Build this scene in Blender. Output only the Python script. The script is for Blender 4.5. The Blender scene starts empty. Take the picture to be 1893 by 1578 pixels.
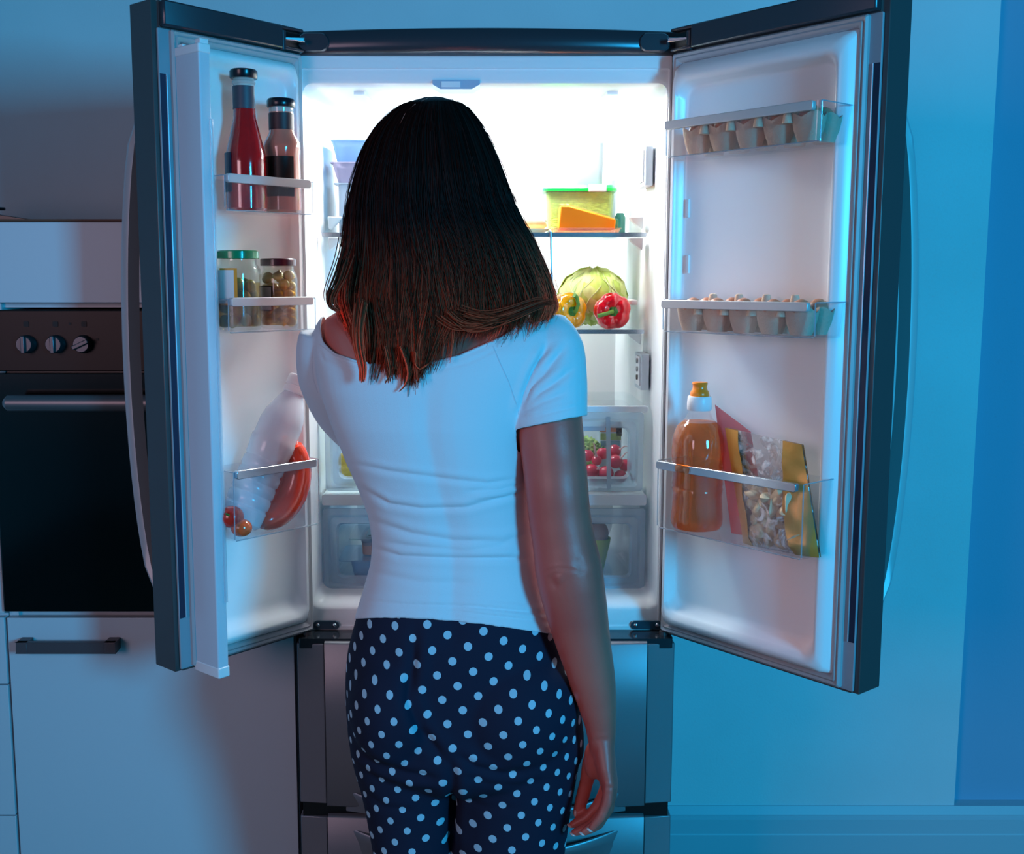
import bpy, bmesh, math, random
import numpy as np
from math import sin, cos, radians, pi, atan, sqrt, exp
from mathutils import Vector, Matrix
from mathutils.bvhtree import BVHTree
random.seed(7); rng = np.random.default_rng(7)
scene = bpy.context.scene; COL = scene.collection

# ---------------------------------------------------------------- camera
FPX, CX, CY, EYE = 2050.0, 895.0, 789.0, 1.40
TH = atan(271/2050); CT, ST = cos(TH), sin(TH)
cam_d = bpy.data.cameras.new('camera'); cam = bpy.data.objects.new('camera', cam_d); COL.objects.link(cam)
cam.location = (0, 0, EYE); cam.rotation_euler = (pi/2-TH, 0, 0)
cam_d.sensor_fit = 'HORIZONTAL'; cam_d.sensor_width = 36; cam_d.lens = FPX/1893*36
cam_d.shift_x = (946.5-CX)/1893; cam_d.clip_start = .02
scene.camera = cam
# ---------------------------------------------------------------- world, lights, exposure
w = bpy.data.worlds.new('room_light'); scene.world = w; w.use_nodes = True
w.node_tree.nodes['Background'].inputs[0].default_value = (.03, .20, .36, 1)
w.node_tree.nodes['Background'].inputs[1].default_value = .30
def area(name, loc, to, size, power, col, sy=None, spread=None):
    d = bpy.data.lights.new(name, 'AREA'); d.energy = power; d.color = col; d.size = size
    if sy: d.shape = 'RECTANGLE'; d.size_y = sy
    if spread: d.spread = spread
    o = bpy.data.objects.new(name, d); COL.objects.link(o); o.location = loc
    o.rotation_euler = (Vector(to)-Vector(loc)).to_track_quat('-Z', 'Y').to_euler()
    return o
area('window_light', (2.15, -1.45, 1.75), (.3, 2.0, 1.15), .55, 122, (.022, .53, 1.0), .9)
area('left_fill_light', (-1.9, -1.0, 1.7), (-.1, 1.75, 1.0), 1.1, 3.6, (1.0, .62, .72), 1.1, radians(72))  # added pinkish fill from behind left, lifts skin and shirt shadows
area('fridge_lamp', (0, 2.24, 1.742), (0, 2.27, 1.0), .42, 14.0, (.95, .98, 1.0), .20)
area('fridge_lamp_rear', (0, 2.20, 1.70), (0, 2.47, 1.42), .40, .6, (.95, .98, 1.0), .06)
scene.view_settings.view_transform = 'Standard'; scene.view_settings.look = 'None'
scene.view_settings.gamma = 1; scene.view_settings.use_curve_mapping = False
scene.view_settings.exposure = 0.0
scene.cycles.max_bounces = 10; scene.cycles.transparent_max_bounces = 24
scene.cycles.sample_clamp_indirect = 4; scene.cycles.caustics_refractive = False; scene.cycles.caustics_reflective = False

# ---------------------------------------------------------------- helpers
def proj(X, Y, Z):
    z = Z-EYE; d = Y*CT-z*ST
    return CX+FPX*X/d, CY-FPX*(Y*ST+z*CT)/d
def at(u, v, Y):
    yc = (CY-v)/FPX; t = Y/(CT+yc*ST)
    return Vector((t*(u-CX)/FPX, Y, EYE+t*(-ST+yc*CT)))
def lin(c):
    return tuple(((x/255)/12.92 if x/255 <= .04045 else ((x/255+.055)/1.055)**2.4) for x in c)+(1,)
MATS = {}
def mat(name, rgb, rough=.5, metal=0, bump=0, bscale=40, spec=.5, sub=0, coat=0, vary=0, vscale=8, trans=0, stretch=None, emit=0):
    if name in MATS: return MATS[name]
    m = bpy.data.materials.new(name); m.use_nodes = True; nt = m.node_tree; b = nt.nodes['Principled BSDF']
    c = lin(rgb); b.inputs['Base Color'].default_value = c; b.inputs['Roughness'].default_value = rough
    b.inputs['Metallic'].default_value = metal; b.inputs['Specular IOR Level'].default_value = spec
    b.inputs['Coat Weight'].default_value = coat
    if sub:
        b.inputs['Subsurface Weight'].default_value = sub; b.inputs['Subsurface Scale'].default_value = .01
        b.inputs['Subsurface Radius'].default_value = (1, .4, .25)
    if trans: b.inputs['Transmission Weight'].default_value = trans
    if emit: b.inputs['Emission Color'].default_value = c; b.inputs['Emission Strength'].default_value = emit
    tc = nt.nodes.new('ShaderNodeTexCoord'); mp = nt.nodes.new('ShaderNodeMapping'); nt.links.new(tc.outputs['Object'], mp.inputs[0])
    if stretch: mp.inputs['Scale'].default_value = stretch
    if vary:
        n = nt.nodes.new('ShaderNodeTexNoise'); n.inputs['Scale'].default_value = vscale; n.inputs['Detail'].default_value = 4
        nt.links.new(mp.outputs[0], n.inputs['Vector'])
        r = nt.nodes.new('ShaderNodeValToRGB'); nt.links.new(n.outputs[0], r.inputs[0])
        r.color_ramp.elements[0].position = .3; r.color_ramp.elements[1].position = .7
        r.color_ramp.elements[0].color = tuple(x*(1-vary) for x in c[:3])+(1,)
        r.color_ramp.elements[1].color = tuple(min(1, x*(1+vary)) for x in c[:3])+(1,)
        nt.links.new(r.outputs[0], b.inputs['Base Color'])
    if bump:
        n = nt.nodes.new('ShaderNodeTexNoise'); n.inputs['Scale'].default_value = bscale; n.inputs['Detail'].default_value = 3
        nt.links.new(mp.outputs[0], n.inputs['Vector'])
        bp = nt.nodes.new('ShaderNodeBump'); bp.inputs['Strength'].default_value = bump; bp.inputs['Distance'].default_value = .002
        nt.links.new(n.outputs[0], bp.inputs['Height']); nt.links.new(bp.outputs[0], b.inputs['Normal'])
    MATS[name] = m; return m
def film(name, tint, haze=.07, hazecol=(235, 240, 245), gloss=1.0, rough=.06):
    """clear or tinted plastic and glass"""
    if name in MATS: return MATS[name]
    m = bpy.data.materials.new(name); m.use_nodes = True; nt = m.node_tree; nt.nodes.clear()
    out = nt.nodes.new('ShaderNodeOutputMaterial'); tr = nt.nodes.new('ShaderNodeBsdfTransparent'); tr.inputs[0].default_value = lin(tint)
    gl = nt.nodes.new('ShaderNodeBsdfGlossy'); gl.inputs['Roughness'].default_value = rough; gl.inputs[0].default_value = (.95, .97, 1, 1)
    df = nt.nodes.new('ShaderNodeBsdfDiffuse'); df.inputs[0].default_value = lin(hazecol)
    fr = nt.nodes.new('ShaderNodeLayerWeight'); pw = nt.nodes.new('ShaderNodeMath'); pw.operation = 'POWER'; pw.inputs[1].default_value = 4
    mu = nt.nodes.new('ShaderNodeMath'); mu.operation = 'MULTIPLY_ADD'; mu.inputs[1].default_value = .55*gloss; mu.inputs[2].default_value = .035*gloss; mu.use_clamp = True
    m1 = nt.nodes.new('ShaderNodeMixShader'); m1.inputs[0].default_value = haze
    m2 = nt.nodes.new('ShaderNodeMixShader')
    nt.links.new(tr.outputs[0], m1.inputs[1]); nt.links.new(df.outputs[0], m1.inputs[2])
    nt.links.new(fr.outputs['Facing'], pw.inputs[0]); nt.links.new(pw.outputs[0], mu.inputs[0]); nt.links.new(mu.outputs[0], m2.inputs[0])
    nt.links.new(m1.outputs[0], m2.inputs[1]); nt.links.new(gl.outputs[0], m2.inputs[2]); nt.links.new(m2.outputs[0], out.inputs[0])
    MATS[name] = m; return m

def rrect(cx, cy, w, h, r, k=5):
    r = max(1e-5, min(r, w/2-1e-5, h/2-1e-5)); P = []
    for qx, qy, a0 in ((1, 1, 0), (-1, 1, 90), (-1, -1, 180), (1, -1, 270)):
        for i in range(k+1):
            a = radians(a0+90*i/k)
            P.append((cx+qx*(w/2-r)+r*cos(a), cy+qy*(h/2-r)+r*sin(a)))
    return P
class MB:
    def __init__(s, M=None): s.v = []; s.f = []; s.M = M
    def add(s, vs, fs):
        b = len(s.v)
        s.v += [tuple(s.M @ Vector(p)) if s.M is not None else tuple(p) for p in vs]
        s.f += [tuple(b+i for i in f) for f in fs]; return s
    def box(s, x0, y0, z0, x1, y1, z1):
        V = [(x, y, z) for x in (x0, x1) for y in (y0, y1) for z in (z0, z1)]
        return s.add(V, [(0, 1, 3, 2), (4, 6, 7, 5), (0, 4, 5, 1), (2, 3, 7, 6), (0, 2, 6, 4), (1, 5, 7, 3)])
    def loft(s, R, cap0=True, cap1=True, closed=True):
        n = len(R[0]); V = [p for r in R for p in r]; Fc = []
        for i in range(len(R)-1):
            for j in range(n if closed else n-1):
                k = (j+1) % n
                Fc.append((i*n+j, i*n+k, (i+1)*n+k, (i+1)*n+j))
        if cap0 and closed: Fc.append(tuple(range(n-1, -1, -1)))
        if cap1 and closed: Fc.append(tuple((len(R)-1)*n+j for j in range(n)))
        return s.add(V, Fc)
    def xz(s, L, cap0=False, cap1=True, k=5):           # rings (x0,x1,z0,z1,r,y)
        return s.loft([[(a, y, b) for a, b in rrect((x0+x1)/2, (z0+z1)/2, x1-x0, z1-z0, r, k)] for x0, x1, z0, z1, r, y in L], cap0, cap1)
    def xy(s, L, cap0=True, cap1=True, k=5):            # rings (x0,x1,y0,y1,r,z)
        return s.loft([[(a, b, z) for a, b in rrect((x0+x1)/2, (y0+y1)/2, x1-x0, y1-y0, r, k)] for x0, x1, y0, y1, r, z in L], cap0, cap1)
    def tray(s, x0, x1, y0, y1, z0, z1, t=.002, r=.008, tp=0, lip=0):
        L = [(x0+tp, x1-tp, y0+tp, y1-tp, r, z0)]
        if lip: L += [(x0, x1, y0, y1, r, z1-.002), (x0-lip, x1+lip, y0-lip, y1+lip, r+lip, z1-.002), (x0-lip, x1+lip, y0-lip, y1+lip, r+lip, z1)]
        else: L += [(x0, x1, y0, y1, r, z1)]
        L += [(x0+t, x1-t, y0+t, y1-t, max(r-t, .001), z1), (x0+tp+t, x1-tp-t, y0+tp+t, y1-tp-t, max(r-t, .001), z0+t)]
        return s.xy(L)
    def tube(s, P, R, n=10, cap=True, sq=None):
        P = [Vector(p) for p in P]; R = R if hasattr(R, '__len__') else [R]*len(P)
        rings = []; up = None
        for i, p in enumerate(P):
            t = (P[min(i+1, len(P)-1)]-P[max(i-1, 0)]).normalized()
            if up is None: up = t.orthogonal().normalized()
            up = (up-t*up.dot(t)).normalized(); sd = t.cross(up)
            rings.append([tuple(p+(up*cos(2*pi*j/n)+sd*sin(2*pi*j/n))*R[i]) for j in range(n)])
        return s.loft(rings, cap, cap)
    def lathe(s, prof, n=28, c=(0, 0, 0), M=None, cap=True):
        R = []
        for r, z in prof:
            ring = []
            for j in range(n):
                p = Vector((r*cos(2*pi*j/n), r*sin(2*pi*j/n), z))
                if M is not None: p = M @ p
                ring.append(tuple(p+Vector(c)))
            R.append(ring)
        return s.loft(R, cap, cap)
    def ell(s, c, r, n=20, m=12, M=None):
        R = []
        for i in range(1, m):
            a = pi*i/m-pi/2; ring = []
            for j in range(n):
                p = Vector((r[0]*cos(a)*cos(2*pi*j/n), r[1]*cos(a)*sin(2*pi*j/n), r[2]*sin(a)))
                if M is not None: p = M @ p
                ring.append(tuple(p+Vector(c)))
            R.append(ring)
        return s.loft(R)
    def prism(s, poly, z0, z1):
        return s.loft([[(x, y, z0) for x, y in poly], [(x, y, z1) for x, y in poly]])
    def mesh(s, name, ang=40, off=None):
        me = bpy.data.meshes.new(name)
        V = np.array(s.v, float)
        if off is not None: V = V-np.array(off)
        me.from_pydata([tuple(p) for p in V], [], s.f)
        bm = bmesh.new(); bm.from_mesh(me); bmesh.ops.remove_doubles(bm, verts=bm.verts, dist=1e-6)
        bmesh.ops.recalc_face_normals(bm, faces=bm.faces); bm.to_mesh(me); bm.free()
        if ang:
            for p in me.polygons: p.use_smooth = True
            me.set_sharp_from_angle(angle=radians(ang))
        return me
    def build(s, name, m, parent=None, ang=40, bevel=0, sub=0, **kw):
        V = np.array(s.v)
        if parent is not None: off = ORG[parent.name]
        else: off = ((V[:, 0].min()+V[:, 0].max())/2, (V[:, 1].min()+V[:, 1].max())/2, V[:, 2].min())
        me = s.mesh(name, ang, off); me.materials.append(m)
        o = bpy.data.objects.new(name, me); COL.objects.link(o); ORG[o.name] = tuple(off)
        if parent is not None: o.parent = parent
        else: o.location = off
        if bevel:
            b = o.modifiers.new('bevel', 'BEVEL'); b.width = bevel; b.segments = 2; b.limit_method = 'ANGLE'; b.angle_limit = radians(50)
        if sub:
            b = o.modifiers.new('sub', 'SUBSURF'); b.levels = sub; b.render_levels = sub
        return tag(o, **kw)
ORG = {}
def tag(o, label=None, cat=None, group=None, kind=None):
    if label: o['label'] = label
    if cat: o['category'] = cat
    if group: o['group'] = group
    if kind: o['kind'] = kind
    return o
def empty(name, loc, **kw):
    o = bpy.data.objects.new(name, None); COL.objects.link(o); o.location = loc; o.empty_display_size = .05
    ORG[o.name] = tuple(loc); return tag(o, **kw)

# ---------------------------------------------------------------- materials
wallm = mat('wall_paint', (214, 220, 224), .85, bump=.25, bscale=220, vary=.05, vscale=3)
wall2 = mat('deep_blue_wall', (130, 168, 196), .8, bump=.2, bscale=200)  # darker, bluer tone of the set-back wall section at right
skirt = mat('skirting_paint', (170, 190, 200), .45)
floorm = mat('floor_board', (120, 105, 95), .4, vary=.2, vscale=5, stretch=(1, 8, 1))
white = mat('white_plastic', (238, 240, 242), .32)
linerm = mat('liner_plastic', (240, 242, 244), .28)
gask = mat('gasket_rubber', (168, 168, 172), .45)
steel = mat('dark_steel', (92, 88, 90), .36, metal=.45, bump=.05, bscale=60, stretch=(1, 1, 40))
steelb = mat('steel_band', (62, 66, 74), .25, metal=.4)
handm = mat('handle_steel', (186, 190, 194), .4, metal=.15)
chrome = mat('chrome', (225, 228, 232), .15, metal=1)
blackp = mat('black_plastic', (12, 12, 16), .3)
clear = film('clear_plastic', (252, 253, 254), .022, gloss=.7)
clearb = film('clear_drawer_plastic', (251, 253, 254), .06, (225, 235, 242))
glass = film('shelf_glass', (252, 254, 253), .02, (220, 240, 235))
jarg = film('jar_glass', (246, 248, 246), .02)
railm = mat('rail_satin', (205, 203, 203), .35, metal=.3)
railc = mat('rail_chrome', (195, 203, 212), .22, metal=.85)
cab = mat('cabinet_front', (200, 206, 212), .4)
ovenm = mat('oven_steel', (34, 30, 29), .38, metal=.7, stretch=(40, 1, 1), bump=.04)

# ---------------------------------------------------------------- the setting
YW = 2.58
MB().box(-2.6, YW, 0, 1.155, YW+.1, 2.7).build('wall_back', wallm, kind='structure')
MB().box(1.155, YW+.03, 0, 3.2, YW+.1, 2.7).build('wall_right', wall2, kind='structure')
MB().box(-2.6, -2.6, -.05, 3.2, YW+.1, 0).build('floor', floorm, kind='structure')
MB().box(-2.6, -2.6, 0, -2.5, YW, 2.7).build('wall_left', wallm, kind='structure')
b = MB(); prof = [(YW+.03, 0), (YW-.022, 0), (YW-.022, .055), (YW-.020, .058), (YW-.020, .094), (YW-.014, .100), (YW-.014, .104), (YW-.004, .122), (YW+.03, .122)]
b.loft([[(x, y, z) for y, z in prof] for x in (.36, 3.2)]); b.build('baseboard_back', skirt, ang=20, kind='structure')

# ---------------------------------------------------------------- kitchen units on the left
YC = 2.10
XL = at(22, 1350, YC).x; XR = -.372
z405, z566, z1137, z685 = at(100, 405, YC).z, at(100, 567, YC).z, at(100, 1138, YC).z, at(100, 686, YC).z
cb = empty('oven_cabinet', ((XL+XR)/2, YC+.2, 0), label='tall white kitchen cabinet housing the built-in oven beside the fridge', cat='cabinet')
c_ = MB(); c_.box(XL, YC+.02, .08, XL+.018, YW-.002, z405-.012); c_.box(XR-.018, YC+.02, .08, XR, YW-.002, z405-.012)
c_.box(XL, YC+.06, .08, XR, YW-.002, .1); c_.box(XL+.018, YC+.03, z1137-.01, XR-.018, YW-.002, z1137+.002); c_.box(XL+.018, YC+.03, z566-.002, XR-.018, YW-.002, z566+.012)
c_.build('carcass', cab, cb)
MB().box(XL+.003, YC, z566+.008, XR-.001, YC+.019, z405-.005).build('panel', cab, cb, bevel=.001)
MB().box(XL-.6, YC-.002, z405-.004, XR, YW-.002, z405).build('top_edging', mat('brown_edging', (92, 52, 34), .6), cb, label='thin brown top edge')
dr = MB().box(XL+.003, YC, .10, XR-.001, YC+.019, z1137-.004).build('drawer', cab, cb, bevel=.001)
hl = at(30, 1195, YC-.03); hr = at(214, 1198, YC-.03); hz = (hl.z+hr.z)/2
h = MB(); h.box(hl.x, YC-.034, hz-.011, hr.x, YC-.022, hz+.011); h.box(hl.x, YC-.034, hz-.011, hl.x+.022, YC, hz+.011); h.box(hr.x-.022, YC-.034, hz-.011, hr.x, YC, hz+.011)
h.build('drawer_handle', mat('brown_grey_metal', (88, 82, 86), .45, metal=.4), dr, bevel=.001, label='flat grey bar handle')
cn = empty('drawer_unit', (XL-.3, YC+.2, 0), label='white drawer unit at the left edge of the oven cabinet', cat='cabinet')
zs = [z1137-.003, at(8, 1266, YC).z, at(15, 1508, YC).z, .1]
for i in range(3): MB().box(XL-.58, YC+.001, zs[i+1]+.002, XL-.003, YC+.019, zs[i]-.001).build('drawer', cab, cn, bevel=.001)
MB().box(XL-.6, YC+.02, .08, XL-.002, YW-.002, z1137).build('carcass', cab, cn)
MB().box(XL-.58, YC+.001, z1137+.006, XL-.002, YC+.02, z405-.006).build('panel', cab, cn)
MB().box(XL-.58, YC+.02, z1137+.006, XL-.002, YW-.002, z405-.006).build('upper_carcass', cab, cn)

ov = empty('oven', ((XL+XR)/2, YC+.2, z1137+.006), label='built-in black glass oven with three knobs and bar handle', cat='oven')
ob = MB().box(XL+.022, YC+.02, z1137+.006, XR-.022, YC+.42, z566-.006).build('body', blackp, ov)
MB().box(XL+.004, YC-.004, z685, XR-.002, YC+.018, z566-.006).build('control_panel', ovenm, ov, bevel=.002)
dg = MB().box(XL+.004, YC-.012, z1137+.012, XR-.002, YC+.018, z685-.003).build('oven_door', mat('oven_glass', (3, 3, 4), .12), ov, bevel=.002)
p0 = at(14, 745, YC-.06); hh = MB()
hh.tube([(p0.x-.004, YC-.055, p0.z), (p0.x, YC-.057, p0.z), (-.62, YC-.06, p0.z), (XR-.02, YC-.057, p0.z)], [.010, .0155, .0165, .0155], 14)
hh.tube([(p0.x+.03, YC-.05, p0.z), (p0.x+.03, YC-.01, p0.z)], .007, 8); hh.tube([(XR-.05, YC-.05, p0.z), (XR-.05, YC-.01, p0.z)], .007, 8)
hh.build('door_handle', mat('brushed_handle', (120, 116, 118), .42, metal=.7), ov, label='brushed steel bar handle')
knm = mat('knob_metal', (84, 86, 92), .35, metal=.8)
for i, (u, rot) in enumerate(((48, 0), (102, 0), (153, 65))):
    p = at(u, 636, YC-.01)
    kb = MB(); Mk = Matrix.Rotation(radians(90), 4, 'X'); kb.lathe([(.0175, 0), (.0175, .004), (.0155, .016), (.014, .018)], 24, (p.x, YC-.004, p.z), Mk)
    k1 = kb.build('knob', knm, ov)
    g = MB(Matrix.Translation((p.x, YC-.022, p.z)) @ Matrix.Rotation(radians(rot), 4, 'Y')); g.box(-.004, -.006, -.0165, .004, .002, .0165); g.build('grip', knm, k1, bevel=.0015)
icm = mat('panel_print', (14, 12, 12), .6)
for u, v, s_ in ((48, 599, 5), (102, 599, 5), (129, 598, 2), (155, 599, 5), (180, 627, 2.5)):
    p = at(u, v, YC-.005); q = s_/1000
    g = MB(); g.xz([(p.x-q, p.x+q, p.z-q, p.z+q, q*.4, YC-.0046), (p.x-q, p.x+q, p.z-q, p.z+q, q*.4, YC-.0052)], cap0=True); 
    g.build('panel_mark', icm, ov)
p = at(8, 688, YC-.02)
# dark folded thing lying on the cabinet top, far left
t0 = at(-60, 402, 2.2); t1 = at(74, 403, 2.2); tt = MB()
tt.loft([[(x, 2.16, z405+.001), (x, 2.36, z405+.001), (x, 2.36, z405+.001+h_), (x, 2.16, z405+.001+h_)] for x, h_ in ((t0.x-.12, .04), (t0.x, .022), (t1.x, .0015))])
tt.build('tray', blackp, bevel=.001, label='thin black wedge-shaped tray lying on the oven cabinet top', cat='tray')
p = at(-8, 386, 2.2); MB().tube([(p.x-.15, 2.2, p.z+.006), (p.x-.02, 2.2, p.z+.001), (p.x+.018, 2.2, p.z)], [.004, .004, .003], 8).build('pan_handle', blackp, label='black handle end poking in at left above the black tray', cat='handle')

# ---------------------------------------------------------------- the refrigerator
fr = empty('refrigerator', (0, 2.3, 0), label='dark steel french-door fridge standing wide open and lit inside', cat='refrigerator')
YF = 2.05; X0, X1 = -.330, .336
ZT = at(895, 55, 2.03).z
zf0, zf1 = .735, at(895, 103, YF).z
zc1 = at(895, 150, YF).z; zc0 = at(895, 1124, YF).z; xc0 = at(565, 600, YF).x; xc1 = at(1229, 600, YF).x
b = MB()   # outer steel cabinet walls
b.box(-.352, YF+.012, .02, -.343, YW-.02, ZT-.004); b.box(.347, YF+.012, .02, .356, YW-.02, ZT-.004); b.box(-.352, YF+.012, ZT-.012, .356, YW-.02, ZT-.002); b.box(-.352, YW-.03, .02, .356, YW-.02, ZT-.01)
b.box(-.343, YF+.02, .02, .347, YW-.03, .08); b.box(-.343, YF+.012, .66, .347, YW-.03, .70)
b.build('side_panel', steel, fr, bevel=.002, label='outer steel cabinet shell')
# curved top band
b = MB(); N = 18; rng_x = np.linspace(-.350, .354, N)
R = []
for x in rng_x:
    yy = YF-.006-.035*(1-((x-.002)/.352)**2)
    z1 = ZT; R.append([(x, yy+.006, z1), (x, yy, z1-.004), (x, yy, zf1+.012), (x, yy+.002, zf1+.004), (x, yy+.006, zf1), (x, YF+.06, zf1), (x, YF+.06, z1)])
b.loft(R); b.build('top_band', steelb, fr, ang=60)
# front frame + cavity liner
b = MB(); cxm = .003; d_ = .385
b.xz([(X0, X1, .738, zf1, .003, YF+.012), (X0, X1, .738, zf1, .003, YF), (X0+.004, X1-.004, zc0-.035, zc1+.022, .004, YF-.001), (X0+.0045, X1-.0045, zc0-.0355, zc1+.0225, .004, YF+.0015),
      (xc0-.002, xc1+.002, zc0-.002, zc1+.002, .02, YF+.001), (xc0+.003, xc1-.003, zc0+.003, zc1-.003, .018, YF+.004), (xc0+.006, xc1-.006, zc0+.012, zc1-.006, .018, YF+.015),
      (xc0+.010, xc1-.010, zc0+.020, zc1-.006, .02, YF+.05), (xc0+.022, xc1-.022, zc0+.020, zc1-.004, .03, YF+d_-.06), (xc0+.03, xc1-.03, zc0+.024, zc1-.01, .04, YF+d_-.02), (xc0+.045, xc1-.045, zc0+.04, zc1-.03, .04, YF+d_)], k=6)
b.build('liner', linerm, fr, label='white inner liner and front frame')
# ceiling ribs, latch socket
for sx in (-1, 1):
    MB().loft([[(cxm+sx*.245, YF+.07, zc1-.012), (cxm+sx*.225, YF+.07, zc1-.012), (cxm+sx*.225, YF+.07, zc1-.005), (cxm+sx*.245, YF+.07, zc1-.005)], [(cxm+sx*.235, YF+.34, zc1-.014), (cxm+sx*.215, YF+.34, zc1-.014), (cxm+sx*.215, YF+.34, zc1-.004), (cxm+sx*.235, YF+.34, zc1-.004)]]).build('ceiling_rib', linerm, fr)
pl = at(800, 156, YF+.01); pr = at(887, 156, YF+.01)
b = MB(); xa, xb = pl.x, pr.x; zt = zc1+.002
b.loft([[(xa, y, zt), (xb, y, zt), (xb, y, zt-.008), (xb-.014, y, zt-.016), (xa+.014, y, zt-.016), (xa, y, zt-.008)] for y in (YF-.002, YF+.05)])
so = b.build('latch_socket', mat('socket_plastic', (170, 190, 212), .3), fr)
MB().box(xa+.016, YF-.004, zt-.013, xa+.050, YF-.001, zt-.003).build('latch', white, so)
lampm = mat('lamp_lens', (240, 250, 255), .3, emit=3.0)
for sx, (ua, ub, v_) in ((-1, (700, 795, 168)), (1, (975, 1085, 163))):
    q0 = at(ua, v_, YF+.1); q1 = at(ub, v_, YF+.1)
    MB().box(q0.x, YF+.10, zc1-.0085, q1.x, YF+.24, zc1-.0045).build('lamp_lens', lampm, fr, bevel=.001, label='glowing ceiling lamp lens')
# shelves
def shelf(v, uL, uR, y0, y1, trim):
    zz = at(895, v, y0).z; xa, xb = at(uL, v, y0).x, at(uR, v, y0).x
    g = MB(); g.box(xa+.002, y0+.006, zz-.003, xb-.002, y1, zz+.001); s_ = g.build('shelf', glass, fr)
    t = MB(); t.xz([(xa, xb, zz-.0045, zz+.0035, .002, y0), (xa, xb, zz-.0045, zz+.0035, .002, y0+.008)], cap0=True); t.build('shelf_trim', railc, s_)
    t = MB(); t.box(xa+.004, y1-.006, zz-.006, xb-.004, y1, zz+.004); t.build('rear_trim', glass, s_)
    return zz+.0012
YS = 2.14
zS1 = shelf(433, 595, 1195, YS, 2.395, 1); zS2 = shelf(612.5, 600, 1191, YS, 2.395, 1)
for z_, sgn in ((zS1-.006, -1), (zS2-.006, -1)):
    for sx in (-1, 1):
        for dz in (0, .06):
            if dz and z_ < zS1-.1: continue
            x_ = cxm+sx*.305; b = MB(); zt = z_+dz-(0 if not dz else .02)
            b.loft([[(x_, YS+.03, zt), (x_, YS+.08, zt), (x_, YS+.08, zt-.024), (x_, YS+.045, zt-.024)], [(x_-sx*.026, YS+.04, zt), (x_-sx*.026, YS+.075, zt), (x_-sx*.018, YS+.07, zt-.01), (x_-sx*.018, YS+.05, zt-.01)]])
            b.build('shelf_support', linerm, fr, bevel=.002)
q = at(1165, 556, 2.2); b = MB(); b.box(q.x, 2.2, q.z-.008, .303, 2.38, q.z+.002); b.build('shelf_ledge', linerm, fr, bevel=.003)
# thin chrome rod of the shelf divider
a0 = at(1018, 424, YS-.004); a1 = at(1021, 556, YS-.004)
MB().tube([(a0.x, YS+.12, a0.z-.004), (a0.x, YS+.01, a0.z), (a0.x, YS-.004, a0.z-.004), a1, (a1.x, YS+.05, a1.z-.004)], .0019, 8).build('divider_wire', mat('wire_steel', (120, 128, 138), .3, metal=.9), fr)
# control boxes on the right wall
for (v0, v1, kind) in ((270, 342, 0), (655, 721, 1)):
    y0 = 2.13; zt, zb = at(1192, v0, y0).z, at(1192, v1, y0).z; xw = .312
    b = MB(); b.xy([(xw-.010, xw+.006, y0, y0+.09, .004, zb), (xw-.010, xw+.006, y0, y0+.09, .004, zt)]); cbx = b.build('control_box', mat('control_grey', (188, 198, 208), .35), fr)
    MB().box(xw-.0125, y0+.008, zb+.008, xw-.0098, y0+.06, zt-.006).build('cover', white, cbx)
    for k in range(2 if not kind else 3):
        zz = zt-.014-k*.016
        if kind: MB().lathe([(.005, 0), (.005, .003)], 14, (xw-.0125, y0+.03, zz), Matrix.Rotation(radians(-90), 4, 'Y')).build('button', mat('box_print', (150, 150, 150), .5) if k < 2 else mat('box_dark', (90, 84, 80), .5), cbx)
# drawer shelf covers, drawers
def crisper(x0, x1, zb, zt, y0, depth, name='crisper_drawer'):
    b = MB(); b.tray(x0, x1, y0, y0+depth, zb, zt, .003, .012, .004)
    dd = b.build(name, clearb, fr)
    f_ = MB(); z0, z1 = zb-.004, zt+.004
    f_.xz([(x0-.006, x1+.006, z0, z1, .006, y0-.001), (x0-.006, x1+.006, z0, z1, .006, y0-.008), (x0+.004, x1-.004, z0+.008, z1-.012, .008, y0-.010), (x0+.008, x1-.008, z0+.012, z1-.018, .01, y0-.004),
           (x0+.014, x1-.014, z0+.018, z1-.022, .012, y0-.005), (x0+.020, x1-.020, z0+.024, z1-.028, .012, y0-.010), (x0+.024, x1-.024, z0+.028, z1-.031, .012, y0-.004)], cap1=False)
    f_.build('front_frame', film('drawer_frame', (215, 228, 238), .42, (215, 230, 242)), dd, ang=30)
    return dd
YD = 2.125
xd0 = at(603, 830, YD).x; xd1 = at(1187, 830, YD).x
zu1, zu0 = at(895, 765, YD).z, at(895, 902, YD).z; zl1, zl0 = at(895, 942, YD).z, at(895, 1084, YD).z
xm = at(905, 830, YD).x
dl = crisper(xd0+.005, xd1-.005, zu0, zu1, YD, .26)
b = MB(); xv0, xv1 = at(1119, 770, YD).x, at(1127, 770, YD).x; b.loft([[(xv0, y, zu1-.004), (xv1, y, zu1-.004), (xv1+.004, y, zu0), (xv0+.004, y, zu0)] for y in (YD-.012, YD-.007)]); b.build('divider', film('drawer_frame', (0, 0, 0)), dl)
b = MB(); qa, qb = at(1000, 787, YD), at(1118, 795, YD); b.box(.03, YD-.011, qb.z, qb.x, YD-.007, qa.z); b.build('handle_strip', film('drawer_strip', (200, 214, 226), .55, (205, 218, 232)), dl)
ll = crisper(xd0-.002, xd1+.002, zl0, zl1, YD, .26)
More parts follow.
